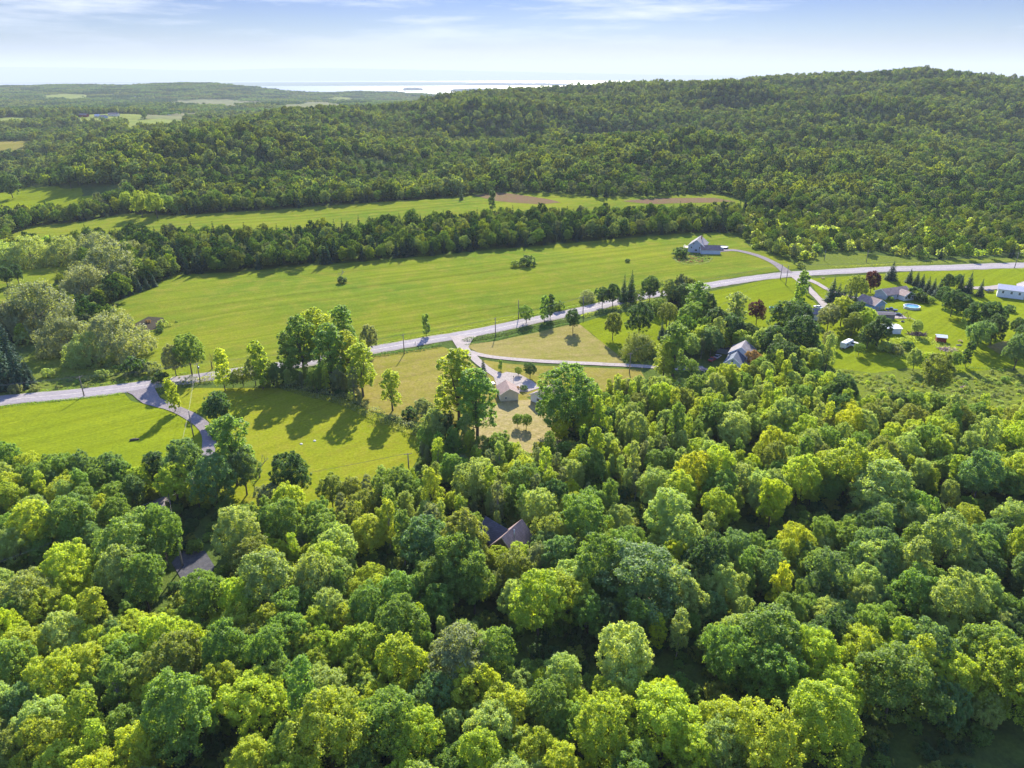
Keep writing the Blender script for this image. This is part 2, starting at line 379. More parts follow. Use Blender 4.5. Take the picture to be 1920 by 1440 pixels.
def bare_tree(name, h, seed, mat, depth=4):
    rg = random.Random(seed); b = MB()
    def grow(p, d, l, r, k):
        q = p+d*l; b.tube([p, (p+q)/2+Vector((rg.uniform(-.06, .06)*l, rg.uniform(-.06, .06)*l, 0)), q], [r, r*.85, r*.65], 5, False)
        if k == 0: return
        for i in range(rg.choice((2, 3, 3))):
            nd = (d+Vector((rg.uniform(-.8, .8), rg.uniform(-.8, .8), rg.uniform(-.1, .5)))).normalized(); grow(q, nd, l*rg.uniform(.6, .8), r*.55, k-1)
    grow(Vector((0, 0, -.3)), Vector((0, 0, 1)), h*.34, h*.018+.03, depth); return b.mesh(name, mat, True)

# lower-detail kinds for distant woods
LOD = {}
for s in range(4):
    rg = random.Random(600+s); L = broad_lobes(rg, rg.uniform(.85, 1.1), rg.uniform(.85, 1.1))
    LOD.setdefault('mid', []).append(lobed_crown('wood_crown', L, 130, 15, .85, .80, M_leaf, 130+s))
    LOD.setdefault('hill', []).append(lobed_crown('hill_crown', L, 70, 8, 1.0, 1.45, M_leaf, 140+s, low=-.2))
for s in range(2):
    LOD.setdefault('midspruce', []).append(spruce_mesh('wood_spruce', 12, 2.4, 14, 7, .95, M_needle, 150+s))
    LOD.setdefault('hillspruce', []).append(spruce_mesh('hill_spruce', 12, 2.3, 9, 4, 1.5, M_needle, 155+s))
for s in range(3):
    rg = random.Random(700+s); L = [(0, 0, 1.3, 1.2)]+ring(rg, 5, 1.1, .7, 1.5, .75, 1.1)
    LOD.setdefault('midshrub', []).append(lobed_crown('brush_clump', L, 40, 9, .45, .5, M_leaf, 160+s))
for s in range(3):   # a stand of far treetops
    rg = np.random.default_rng(170+s); cs = []
    for i in range(64):
        x, y = rg.uniform(-45, 45, 2); r = rg.uniform(3.5, 6.0); z = rg.uniform(5, 11); n = 26
        d = unit(rg.normal(size=(n, 3))); d[:, 2] = np.abs(d[:, 2])*1.0-.15
        cs.append((np.array([x, y, z])+d*r*[1, 1, .9], d, np.full(n, 3.2)))
    LOD.setdefault('patch', []).append(leaf_mesh('far_stand', np.vstack([c[0] for c in cs]), np.vstack([c[1] for c in cs]), np.concatenate([c[2] for c in cs]), M_leaf, rg))

for s in range(3):   # slender open woodland trees
    rg = random.Random(540+s); L = []
    for z in (4.5, 6.2, 8, 9.8, 11.6, 13.2): L += ring(rg, rg.choice((2, 3)), 1.5-.07*z, z-.5, z+.7, .75, 1.25)
    L.append((0, 0, 14.2, .8))
    reg('slender', lobed_crown('slender_crown', L, 190, 44, .5, .28, M_leaf, 240+s, inner=.02), trunk_mesh('slender_trunk', 14, .14, [l[:3] for l in L], M_palebark, s), 4.4, 9.5)
# ------------------------------------------------------------------ ground, water, air
def ground_mat(name, c1, c2, c3, scale=0.02, rough=1.0, bump=0.25, stripes=None, stripe_amt=0.25, spec=0.0, fine=1.2, trans=0.0):
    if 'grass' in name: c1, c2, c3 = [((q[0]*.80, q[1]*.71, q[2]*.66) if 'dry' in name or 'worn' in name else (q[0]*.80, q[1]*.76, q[2]*.50)) for q in (c1, c2, c3)]
    m, t, b = base_mat(name, rough, spec); geo = t.new('ShaderNodeNewGeometry'); pos = geo.outputs['Position']
    big = t.noise(pos, scale, 5, .6); med = t.noise(pos, scale*9, 4, .65); fin = t.noise(pos, fine, 3, .7)
    c = t.mix(t.ramp(big, [(0.36, 0.0), (0.64, 1.0)]), c1, c2)
    c = t.mix(t.ramp(med, [(0.46, 0.0), (0.72, 0.85)]), c, c3)
    v = t.ramp(fin, [(0.25, 0.70), (0.75, 1.25)]); c = t.mix(1.0, c, v, 'MULTIPLY')
    if stripes is not None:
        mp = t.new('ShaderNodeMapping', i0=pos); mp.inputs['Rotation'].default_value = (0, 0, -stripes)
        ds = t.new('ShaderNodeVectorMath', i0=mp.outputs[0]); ds.operation = 'MULTIPLY'; ds.inputs[1].default_value = (0.006, 1.0, 0.0)
        wob = t.noise(pos, 0.008, 2); sp = t.new('ShaderNodeSeparateXYZ', i0=ds.outputs[0])
        y = t.math('ADD', sp.outputs['Y'], t.math('MULTIPLY', wob, 22.0))
        cb = t.new('ShaderNodeCombineXYZ', X=sp.outputs['X'], Y=y)
        s1 = t.noise(cb.outputs[0], 0.16, 3, .65); s2 = t.noise(cb.outputs[0], 0.8, 2, .6)
        s = t.math('ADD', t.math('MULTIPLY', s1, .6), t.math('MULTIPLY', s2, .4))
        c = t.mix(1.0, c, t.ramp(s, [(0.36, 1-stripe_amt), (0.62, 1+stripe_amt*.45)]), 'MULTIPLY')
    t.l.new(c, b.inputs['Base Color'])
    bm = t.new('ShaderNodeBump', Strength=bump, Distance=0.5, Height=fin); t.l.new(bm.outputs[0], b.inputs['Normal'])
    if trans:
        bm.inputs['Distance'].default_value = 0.8
    return m
M_ground = ground_mat('rough_ground', (.055, .085, .020), (.085, .120, .024), (.040, .055, .018), .02, bump=.5)
M_unused = ground_mat('forest_floor', (.028, .038, .014), (.040, .052, .016), (.030, .028, .018), .04)
az = np.concatenate([np.linspace(-180, -50, 27)[:-1], np.linspace(-50, 50, 241), np.linspace(50, 180, 27)[1:-1]])
rr = np.concatenate([[4, 20, 40], np.geomspace(55, 900, 150), np.geomspace(912, 42000, 190)[0:]])
A, Rr = np.meshgrid(np.radians(az), rr, indexing='ij'); X = Rr*np.sin(A); Y = Rr*np.cos(A); Z = terr(X, Y)
na, nr = A.shape; V = np.stack([X, Y, Z], -1).reshape(-1, 3)
i, j = np.meshgrid(np.arange(na), np.arange(nr-1), indexing='ij'); i2 = (i+1) % na
Fq = np.stack([i*nr+j, i2*nr+j, i2*nr+j+1, i*nr+j+1], -1).reshape(-1, 4)[:, ::-1]
gm = np_mesh('ground', V, Fq, M_ground, True)
c0 = len(V); 
ground = link(bpy.data.objects.new('ground', gm)); tag(ground, 'rough green land running out to the low hills and the far shore', kind='structure')
b = MB(); b.add([(4.2*math.sin(math.radians(q)), 4.2*math.cos(math.radians(q)), float(terr(0, 4))+.05) for q in range(0, 360, 20)], [tuple(range(17, -1, -1))]); 
tag(b.build('ground_centre', M_ground), 'patch of forest floor beneath the drone', kind='structure')

m, t, bs = base_mat('lake_water', 0.32, 0.6); bs.inputs['Base Color'].default_value = (.05, .08, .10, 1)
geo = t.new('ShaderNodeNewGeometry'); nz = t.noise(geo.outputs['Position'], 0.012, 4, .6)
bm = t.new('ShaderNodeBump', Strength=.5, Distance=6.0, Height=nz); t.l.new(bm.outputs[0], bs.inputs['Normal']); M_water = m
b = MB(); b.add([(-40000, 5200, LAKE), (40000, 5200, LAKE), (40000, 38500, LAKE), (-40000, 38500, LAKE)], [(0, 1, 2, 3)])
tag(b.build('lake_water', M_water), 'bright sunlit lake beyond the hills', kind='structure')

def sheet(name, pts, mat, dz, step=8.0, label=None, wobble=0.0):
    """drapes a polygon of world points over the land"""
    poly = []
    for a, q in zip(pts, pts[1:]+pts[:1]):
        L = math.hypot(q.x-a.x, q.y-a.y); n = max(1, int(L/step))
        for k in range(n):
            f = k/n; x = a.x+(q.x-a.x)*f; y = a.y+(q.y-a.y)*f
            if wobble and k: x += random.uniform(-wobble, wobble); y += random.uniform(-wobble, wobble)
            poly.append((x, y))
    xs = [p[0] for p in poly]; ys = [p[1] for p in poly]; inner = []
    for gx in np.arange(min(xs), max(xs), step):
        for gy in np.arange(min(ys), max(ys), step):
            inner.append((gx+random.uniform(-.2, .2)*step, gy+random.uniform(-.2, .2)*step))
    inner = [p for p, ok in zip(inner, inside(inner, poly)) if ok] if inner else []
    vs = [Vector(p) for p in poly+inner]; n = len(poly)
    r = delaunay_2d_cdt(vs, [(k, (k+1) % n) for k in range(n)], [list(range(n))], 1, 1e-4)
    xy = np.array([(p.x, p.y) for p in r[0]]); z = terr(xy[:, 0], xy[:, 1])+dz
    me = bpy.data.meshes.new(name); me.from_pydata([(a[0], a[1], c) for a, c in zip(xy, z)], [], [tuple(f) for f in r[2]]); me.update()
    if me.polygons and me.polygons[0].normal.z < 0: me.flip_normals()
    me.materials.append(mat); o = link(bpy.data.objects.new(name, me)); tag(o, label, kind='structure'); return o
def inside(pts, poly):
    p = np.array(pts, float).reshape(-1, 2); q = np.array([(a[0], a[1]) for a in poly], float); res = np.zeros(len(p), bool)
    for k in range(len(q)):
        x1, y1 = q[k]; x2, y2 = q[(k+1) % len(q)]
        if y1 == y2: continue
        c = ((p[:, 1] > min(y1, y2)) & (p[:, 1] <= max(y1, y2)))
        xx = x1+(p[:, 1]-y1)*(x2-x1)/(y2-y1); res ^= c & (p[:, 0] < xx)
    return res
def smooth_line(pts, step=4.0):
    out = []; n = len(pts)
    for i in range(n-1):
        p0, p1, p2, p3 = pts[max(i-1, 0)], pts[i], pts[i+1], pts[min(i+2, n-1)]; k = max(2, int((p2-p1).length/step))
        for a in range(k):
            f = a/k; out.append(0.5*((2*p1)+(p2-p0)*f+(2*p0-5*p1+4*p2-p3)*f*f+(3*p1-p0-3*p2+p3)*f**3))
    out.append(pts[-1]); return out
def strip(name, pts, halfw, mat, dz, label=None, cross=4, rag=0.0):
    L = smooth_line(pts); n = len(L); V = []; rg = random.Random(len(name)*7+n)
    hw = [np.interp(i/(n-1), np.linspace(0, 1, len(halfw)), halfw) for i in range(n)] if hasattr(halfw, '__len__') else [halfw]*n
    for i, p in enumerate(L):
        t = L[min(i+1, n-1)]-L[max(i-1, 0)]; t = Vector((t.x, t.y, 0)).normalized(); nn = Vector((-t.y, t.x, 0))
        for k in range(cross+1):
            f = (k/cross*2-1)*hw[i]*(1 if 0 < k < cross else 1+rg.uniform(-rag, rag)); q = p+nn*f; V.append((q.x, q.y))
    V = np.array(V); z = terr(V[:, 0], V[:, 1])
    if cross: z = z.reshape(n, cross+1); z = z*0.4+z.mean(1, keepdims=True)*.6; z = z.ravel()
    V = np.column_stack([V, z+dz]); c = cross+1
    Fq = [(i*c+k, i*c+k+1, (i+1)*c+k+1, (i+1)*c+k) for i in range(n-1) for k in range(cross)]
    me = np_mesh(name, V, np.array(Fq), mat, True)
    if me.polygons[0].normal.z < 0: me.flip_normals()
    o = link(bpy.data.objects.new(name, me)); tag(o, label, kind='structure'); return o, L

def rowdir(a, b2):
    p, q = P(*a), P(*b2); return math.atan2(q.y-p.y, q.x-p.x)
RD = rowdir((400, 640), (1100, 540))
G1, G2, G3 = (.150, .215, .020), (.175, .235, .022), (.115, .170, .022)
M_field = ground_mat('hay_field_grass', (.120, .190, .030), (.190, .235, .030), (.225, .230, .055), .012, stripes=RD, stripe_amt=.28, bump=.35)
M_lawn = ground_mat('lawn_grass', (.170, .235, .018), (.200, .255, .020), (.150, .205, .022), .03, stripes=RD+.25, stripe_amt=.22, bump=.25)
M_goldlawn = ground_mat('golden_lawn_grass', (.190, .245, .022), (.222, .250, .028), (.240, .245, .045), .03, stripes=RD+.3, stripe_amt=.16, bump=.25)
M_drylawn = ground_mat('dry_lawn_grass', (.235, .230, .055), (.205, .225, .040), (.270, .245, .095), .03, stripes=RD+.12, stripe_amt=.14, bump=.25)
M_drylawn2 = ground_mat('mown_dry_grass', (.250, .245, .085), (.215, .235, .055), (.300, .270, .120), .03, stripes=RD-.2, stripe_amt=.16, bump=.25)
M_bare = ground_mat('worn_pale_grass', (.33, .31, .15), (.29, .28, .11), (.40, .36, .22), .05, bump=.25)
M_red = ground_mat('russet_worn', (.145, .085, .060), (.135, .095, .05), (.12, .12, .04), .03, bump=.4)
M_meadow = ground_mat('meadow_grass', (.120, .165, .040), (.150, .200, .035), (.140, .165, .075), .05, bump=.9, fine=.8)
M_road = ground_mat('pale_asphalt', (.22, .20, .212), (.25, .227, .236), (.175, .16, .17), .06, rough=.95, bump=.08, spec=.1, fine=2.5)
M_gravel = ground_mat('gravel', (.20, .175, .18), (.16, .145, .15), (.25, .22, .21), .15, bump=.25, fine=2.0)
M_gravel2 = ground_mat('pale_gravel', (.31, .27, .25), (.26, .23, .21), (.36, .32, .29), .15, bump=.25, fine=2.0)
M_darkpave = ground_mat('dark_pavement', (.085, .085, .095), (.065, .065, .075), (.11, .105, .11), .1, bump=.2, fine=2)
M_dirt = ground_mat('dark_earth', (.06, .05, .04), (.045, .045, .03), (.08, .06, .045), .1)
M_farfield = ground_mat('far_pasture', (.15, .18, .04), (.18, .20, .06), (.12, .16, .04), .004, bump=.1, fine=.05)
M_fartan = ground_mat('far_marsh', (.15, .15, .08), (.12, .14, .06), (.19, .17, .10), .004, bump=.1, fine=.05)

SHEETS = [
 ('main_field', [(200, 583), (262, 545), (330, 516), (440, 511), (560, 500), (700, 489), (800, 481), (940, 467), (1080, 455), (1200, 445), (1290, 437), (1365, 437), (1395, 447), (1405, 462), (1440, 474), (1496, 495), (1500, 503), (1380, 520), (1270, 541), (1180, 557), (1090, 575), (1000, 591), (900, 616), (800, 633), (700, 649), (600, 664), (520, 681), (440, 693), (330, 708), (262, 700), (250, 665), (222, 640), (190, 612)], M_field, .07, 'broad striped hay field between the tree belt and the road'),
 ('far_field', [(20, 440), (60, 424), (150, 416), (232, 401), (330, 405), (420, 399), (560, 390), (700, 380), (840, 371), (930, 362), (1040, 362), (1120, 370), (1240, 368), (1340, 362), (1395, 376), (1420, 392), (1340, 405), (1200, 412), (1000, 412), (870, 425), (760, 425), (700, 440), (560, 450), (420, 452), (260, 452), (150, 456), (20, 462)], M_field, .07, 'long narrow hay field behind the tree belt'),
 ('russet_strip', [(888, 367), (925, 360), (965, 364), (1030, 374), (1052, 380), (1010, 383), (960, 380), (925, 376)], M_red, .13, 'reddish dry strip at the middle of the far edge of the narrow field'),
 ('russet_strip', [(1165, 377), (1230, 372), (1340, 371), (1378, 378), (1330, 380), (1220, 383)], M_red, .13, 'reddish dry strip at the right end of the narrow field'),
 ('upper_pasture', [(-60, 372), (0, 362), (60, 350), (150, 352), (230, 349), (242, 360), (200, 384), (110, 406), (0, 416), (-60, 420)], M_lawn, .09, 'small pasture below the wooded hill'),
 ('side_meadow', [(-80, 520), (0, 505), (30, 495), (135, 500), (165, 520), (110, 548), (40, 568), (0, 595), (-80, 620)], M_field, .08, 'small meadow behind the willows'),
 ('willow_meadow', [(-60, 745), (-60, 700), (20, 690), (90, 640), (180, 655), (270, 690), (330, 702), (330, 712), (150, 733), (0, 748)], M_meadow, .07, 'rough shaded grass between the willows and the road'),
 ('west_lawn', [(-80, 775), (0, 762), (150, 748), (233, 738), (246, 752), (300, 765), (345, 779), (375, 800), (385, 820), (376, 850), (350, 885), (285, 930), (150, 908), (-80, 902)], M_lawn, .07, 'mown lawn below the road beside the curving drive'),
 ('middle_lawn', [(300, 742), (330, 728), (430, 728), (540, 728), (640, 745), (700, 775), (760, 800), (802, 822), (790, 850), (745, 925), (640, 975), (520, 985), (430, 950), (392, 900), (404, 850), (405, 805), (380, 778), (320, 758)], M_goldlawn, .08, 'mown lawn with long tree shadows beside the curving drive'),
 ('front_grass', [(695, 668), (828, 650), (862, 662), (895, 690), (935, 712), (1012, 762), (1020, 800), (980, 845), (900, 850), (820, 800), (760, 785), (690, 770), (650, 740), (690, 700)], M_drylawn, .08, 'dry mown grass in front of the cream garage'),
 ('back_yard', [(905, 765), (950, 752), (1000, 750), (1020, 775), (1075, 800), (1070, 850), (900, 850), (880, 810)], M_bare, .14, 'worn pale yard behind the cream garage'),
 ('dry_paddock', [(866, 646), (930, 640), (1060, 611), (1085, 607), (1162, 668), (1170, 682), (1100, 681), (980, 675), (905, 666)], M_drylawn2, .08, 'dry oval paddock between the hedge and the long drive'),
 ('green_strip', [(1085, 607), (1150, 588), (1205, 583), (1290, 592), (1300, 630), (1260, 660), (1175, 676), (1162, 668)], M_lawn, .075, 'green strip beside the dry paddock'),
 ('drive_verge', [(885, 672), (960, 683), (1060, 688), (1200, 693), (1215, 720), (1130, 735), (1050, 735), (985, 745), (945, 705)], M_drylawn, .085, 'dry grass below the long drive'),
 ('cottage_lawn', [(1325, 548), (1450, 522), (1488, 521), (1520, 556), (1545, 590), (1500, 620), (1440, 640), (1340, 640), (1300, 590)], M_lawn, .07, 'bright lawn around the maroon maple'),
 ('ranch_lawn', [(1512, 523), (1700, 510), (1930, 500), (2060, 495), (2060, 700), (1900, 690), (1800, 700), (1700, 690), (1640, 700), (1560, 690), (1500, 640), (1520, 620), (1560, 580)], M_lawn, .075, 'sloping lawns around the ranch house'),
 ('brush_meadow', [(1560, 690), (1640, 700), (1700, 690), (1800, 700), (1900, 690), (2060, 700), (2100, 790), (1920, 800), (1780, 790), (1650, 760), (1580, 730)], M_meadow, .08, 'overgrown meadow below the ranch lawn'),
 ('verge_meadow', [(1500, 495), (1560, 470), (1640, 478), (1740, 488), (1900, 484), (2060, 480), (2060, 486), (1900, 491), (1640, 502), (1505, 507)], M_meadow, .07, 'scrubby verge behind the road'),
 ('hill_pasture', [(232, 241), (262, 226), (300, 222), (345, 225), (352, 236), (300, 246), (240, 254)], M_farfield, .9, 'pasture on the shoulder of the wooded hill'),
 ('low_field', [(-60, 272), (-10, 266), (55, 264), (66, 272), (50, 292), (-60, 300)], M_drylawn, .6, 'brown and green field at the foot of the far woods'),
 ('village_green', [(140, 222), (165, 216), (262, 215), (270, 222), (255, 236), (150, 236)], M_farfield, 1.2, 'pale field among the village buildings'),
 ('valley_field', [(270, 217), (318, 212), (400, 213), (400, 222), (330, 226), (275, 224)], M_fartan, 1.4, 'tan field beside the village'),
 ('valley_marsh', [(290, 193), (330, 188), (430, 187), (500, 192), (520, 198), (450, 203), (350, 201)], M_fartan, 2.5, 'pale marsh in the valley'),
 ('slope_field', [(70, 184), (105, 176), (160, 178), (170, 186), (120, 192)], M_farfield, 2.5, 'small pasture on the far slope'),
 ('low_pasture', [(-40, 226), (30, 220), (60, 224), (50, 236), (-40, 240)], M_farfield, 1.5, 'little pasture at the left edge of the low woods'),
 ('shore_field', [(530, 202), (560, 192), (640, 193), (655, 200), (620, 210), (540, 212)], M_fartan, 2.0, 'pale clearing near the lake'),
 ('shore_pasture', [(600, 188), (625, 181), (660, 184), (670, 191), (630, 195)], M_farfield, 2.5, 'small pasture near the lake'),
]
clear_polys = []
for nm, px, mt, dz, lb in SHEETS:
    W = PX(px); far = W[0].length > 900 or max(p.length for p in W) > 1100
    sheet(nm, W, mt, dz, 40.0 if far else 8.0, lb, 0 if far else .35)
    if nm not in ('russet_strip', 'back_yard'): clear_polys.append([(p.x, p.y) for p in W])

for px in ([(-120, 790), (-120, 700), (60, 650), (200, 640), (345, 660), (560, 640), (700, 600), (900, 570), (1000, 560), (1000, 620), (880, 645), (700, 670), (545, 700), (400, 730), (240, 760)], [(685, 650), (1000, 600), (1230, 570), (1300, 600), (1240, 700), (1130, 745), (1060, 760), (1040, 850), (880, 850), (690, 790)], [(1280, 520), (1520, 500), (1520, 545), (1440, 640), (1330, 600)]):
    clear_polys.append([(p.x, p.y) for p in PX(px)])
road_px = [(-330, 799), (-160, 774), (0, 751.5), (150, 738), (300, 719), (420, 702), (540, 685), (620, 672), (700, 656.5), (800, 639), (900, 622.5), (1000, 601), (1093, 582), (1180, 560.5), (1270, 545.5), (1360, 530.5), (1450, 517.5), (1526, 512), (1640, 506), (1780, 502), (1920, 497.5), (2080, 492), (2300, 486)]
road, road_line = strip('road', PX(road_px), [4.4, 4.1, 4.1, 4.1, 4.1, 4.3, 5.2, 5.8, 5.6, 5.6], M_road, .20, 'pale two-lane country road crossing the farmland')
M_shoulder = ground_mat('gravel_shoulder', (.27, .25, .21), (.22, .22, .14), (.30, .27, .24), .3, fine=2)
strip('road_shoulder', PX(road_px), [5.3, 4.9, 4.9, 4.9, 4.9, 5.1, 6.1, 6.8, 6.6, 6.6], M_shoulder, .14, 'gravel shoulder along the country road', rag=.08)
M_line = plain('worn_road_paint', (.62, .58, .45), .7, .3, .3, .8)
def offset_line(L, off):
    out = []
    for i, p in enumerate(L):
        t = L[min(i+1, len(L)-1)]-L[max(i-1, 0)]; t = Vector((t.x, t.y, 0)).normalized(); out.append(p+Vector((-t.y, t.x, 0))*off)
    return out
strip('road_marking', offset_line(road_line[::3], 0.0), .07, M_line, .215, 'faint worn centre line on the road', cross=1)
drives = [
 ('curving_drive', [(266, 730), (285, 752), (318, 763), (350, 777), (378, 795), (392, 815), (390, 850), (372, 888), (335, 925), (290, 952), (262, 972)], [4.8, 3.2, 2.3, 2.1, 2.2, 2.1, 2.0, 2.0, 2.4, 2.4, 2.4], M_gravel, 'curving gravel drive running from the road into the wood'),
 ('garage_drive', [(868, 630), (868, 652), (885, 668), (910, 690), (940, 708), (962, 722)], [6.5, 2.6, 1.9, 1.7, 2.2, 4.2], M_gravel2, 'pale drive leading to the cream garage'),
 ('long_drive', [(880, 660), (915, 669), (1000, 677), (1100, 682), (1200, 687), (1260, 692), (1320, 690)], 1.7, M_gravel2, 'long thin gravel drive across the dry grass'),
 ('farmhouse_drive', [(1476, 512), (1452, 494), (1415, 478), (1375, 469.5), (1340, 471.5)], [3.6, 2.4, 2.4, 2.6, 3.6], M_gravel, 'gravel drive from the road to the grey farmhouse'),
 ('cottage_drive', [(1492, 517), (1512, 538), (1532, 558), (1552, 580)], [3.8, 2.0, 1.9, 2.2], M_gravel2, 'pale gravel drive down to the cottage'),
 ('ranch_drive', [(1498, 519), (1530, 531), (1558, 546), (1610, 560), (1650, 556)], [3.0, 1.6, 1.5, 1.5, 1.8], M_gravel2, 'gravel track forking towards the ranch house'),
 ('garage_apron', [(1638, 588), (1668, 588), (1690, 598)], [3.5, 4, 3], M_gravel2, 'concrete apron below the blue-fronted garage'),
 ('trailer_drive', [(1810, 540), (1850, 541), (1885, 537)], [2.2, 3.2, 3.0], M_gravel2, 'pale parking strip beside the long white house'),
]
for q, (nm, px, hw, mt, lb) in enumerate(drives): strip(nm, PX(px), hw, mt, .21+.012*q+.012, lb, rag=.06)
sheet('garage_turnaround', PX([(925, 706), (950, 698), (972, 701), (1000, 716), (1012, 728), (990, 735), (935, 735)]), M_gravel2, .19, 5, 'pale gravel turning place beside the cream garage')
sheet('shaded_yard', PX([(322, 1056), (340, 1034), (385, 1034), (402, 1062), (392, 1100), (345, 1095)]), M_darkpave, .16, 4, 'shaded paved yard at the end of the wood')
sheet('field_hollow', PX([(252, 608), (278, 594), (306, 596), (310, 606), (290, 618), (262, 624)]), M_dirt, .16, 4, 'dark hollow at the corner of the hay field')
sheet('shrub_bed', PX([(1262, 482), (1275, 474), (1310, 474), (1334, 484), (1326, 492), (1300, 496), (1275, 493)]), M_meadow, .17, 5, 'oval planted bed in front of the grey farmhouse')
sheet('trodden_patch', PX([(1850, 650), (1880, 640), (1925, 645), (1930, 660), (1880, 668)]), M_drylawn2, .17, 5, 'dry trodden patch on the lower lawn')

m = bpy.data.materials.new('haze'); m.use_nodes = True; t = NT(m.node_tree); t.n.remove(t.n['Principled BSDF'])
pv = t.new('ShaderNodeVolumePrincipled', Density=HAZE_D); pv.inputs['Color'].default_value = (.65, .74, .82, 1); pv.inputs['Anisotropy'].default_value = 0.0
t.l.new(pv.outputs[0], t.n['Material Output'].inputs['Volume'])
b = MB(); b.box((0, 0, 245), (90000, 90000, 760)); hz = b.build('haze', m); tag(hz, 'thin summer haze over the whole valley', kind='stuff')

# ------------------------------------------------------------------ scattering helpers
def join_mesh(name, a, b2):
    me = bpy.data.meshes.new(name); va = np.empty(len(a.vertices)*3, np.float32); a.vertices.foreach_get('co', va); vb = np.empty(len(b2.vertices)*3, np.float32); b2.vertices.foreach_get('co', vb)
    fa = [tuple(p.vertices) for p in a.polygons]; fb = [tuple(i+len(a.vertices) for i in p.vertices) for p in b2.polygons]
    me.from_pydata(np.concatenate([va, vb]).reshape(-1, 3).tolist(), [], fa+fb); me.materials.append(a.materials[0]); me.materials.append(b2.materials[0])
    me.polygons.foreach_set('material_index', np.array([0]*len(fa)+[1]*len(fb), np.int32)); me.update(); return me
TM = {}
def toned(me, tone):
    if me.name.startswith(('hill', 'far', 'wood_crown', 'wood_spruce')):
        key = ('h', tone)
        if key not in TM: TM[key] = foliage_mat(f'{tone}_distant_leaves', trans=.26, sheen=.0, leafscale=.25, fixed=tuple(q*.74 for q in TONE[tone]))
        c = me.copy(); c.materials[0] = TM[key]; return c
    key = (me.materials[0].name, tone)
    if key not in TM:
        kw = {'leaves': {}, 'willow_leaves': dict(trans=.36, sheen=.5, leafscale=2.0), 'needles': dict(trans=.16, sheen=.03, leafscale=1.2)}[me.materials[0].name]
        TM[key] = foliage_mat(f'{tone}_{me.materials[0].name}', fixed=TONE[tone], **kw)
    c = me.copy(); c.materials[0] = TM[key]; return c
def scatter(name, pts, sources, label):
    """pts: rows x, y, z, source index, scale, turn, height factor; one object whose points carry the plants"""
    c = bpy.data.collections.new(name+'_kinds')
    for i, (me, tone) in enumerate(sources):
        o = bpy.data.objects.new(f'{name}_kind.{i+1:03d}', toned(me, tone)); c.objects.link(o)
    pts = np.array(pts, float); me = bpy.data.meshes.new(name); me.from_pydata(pts[:, :3].tolist(), [], [])
    for an, ty, cidx in (('idx', 'INT', 3), ('scl', 'FLOAT', 4), ('rot', 'FLOAT', 5), ('tall', 'FLOAT', 6)):
        at = me.attributes.new(an, ty, 'POINT'); at.data.foreach_set('value', pts[:, cidx].astype(np.int32 if ty == 'INT' else np.float32))
    o = link(bpy.data.objects.new(name, me)); tag(o, label, kind='stuff')
    ng = bpy.data.node_groups.new(name, 'GeometryNodeTree')
    ng.interface.new_socket('Geometry', in_out='INPUT', socket_type='NodeSocketGeometry'); ng.interface.new_socket('Geometry', in_out='OUTPUT', socket_type='NodeSocketGeometry')
    N, L = ng.nodes, ng.links; gi = N.new('NodeGroupInput'); go = N.new('NodeGroupOutput'); iop = N.new('GeometryNodeInstanceOnPoints'); ci = N.new('GeometryNodeCollectionInfo')
    ci.inputs['Collection'].default_value = c; ci.inputs['Separate Children'].default_value = True; ci.inputs['Reset Children'].default_value = True
    def attr(n, ty='FLOAT'):
        a = N.new('GeometryNodeInputNamedAttribute'); a.data_type = ty; a.inputs[0].default_value = n; return [q for q in a.outputs if q.enabled][0]
    cx = N.new('ShaderNodeCombineXYZ'); L.new(attr('rot'), cx.inputs[2]); sx = N.new('ShaderNodeCombineXYZ'); sc = attr('scl')
    mu = N.new('ShaderNodeMath'); mu.operation = 'MULTIPLY'; L.new(sc, mu.inputs[0]); L.new(attr('tall'), mu.inputs[1])
    L.new(sc, sx.inputs[0]); L.new(sc, sx.inputs[1]); L.new(mu.outputs[0], sx.inputs[2])
    L.new(gi.outputs[0], iop.inputs['Points']); L.new(ci.outputs[0], iop.inputs['Instance']); iop.inputs['Pick Instance'].default_value = True
    L.new(attr('idx', 'INT'), iop.inputs['Instance Index']); L.new(cx.outputs[0], iop.inputs['Rotation']); L.new(sx.outputs[0], iop.inputs['Scale']); L.new(iop.outputs[0], go.inputs[0])
    md = o.modifiers.new('plants', 'NODES'); md.node_group = ng; return o
# ------------------------------------------------------------------ single trees
PLACED = []          # x, y, radius of every tree already standing
ROOTS = {}
def put_tree(kind, name, loc, s, tone, label, cat='tree', group=None, tall=1.0, rz=None, var=None, detail=True):
    V_ = SP[kind]; i = random.randrange(len(V_)) if var is None else var % len(V_); cr, tk, dia, hc = V_[i]
    e = empty(name, loc, random.random()*6.28 if rz is None else rz); e.scale = (s, s, s*tall); tag(e, label, cat, group)
    c = link(bpy.data.objects.new('crown', cr), e); c.color = (*TONE[tone], 1)
    link(bpy.data.objects.new('trunk', tk), e)
    PLACED.append((loc[0], loc[1], dia*s/2)); return e
def crown_at(kind, u, v, wpx, tall=1.0):
    """base point and scale of a tree whose crown centre shows at pixel u, v, wpx pixels wide"""
    cr, tk, dia, hc = SP[kind][0]; s = 1.0
    for k in range(5):
        p = P(u, v, hc*s*tall); dep = project((p.x, p.y, p.z+hc*s*tall))[2]; s = wpx*dep/FPX/dia
    p = P(u, v, hc*s*tall); return p, s
def based_at(kind, u, v, vtop, topz):
    """base point and scale of a tree standing at pixel u, v whose tip shows at height vtop"""
    p = P(u, v); lo, hi = .05, 60.0
    for k in range(30):
        m = (lo+hi)/2
        if project((p.x, p.y, p.z+m))[1] > vtop: lo = m
        else: hi = m
    return p, lo/topz
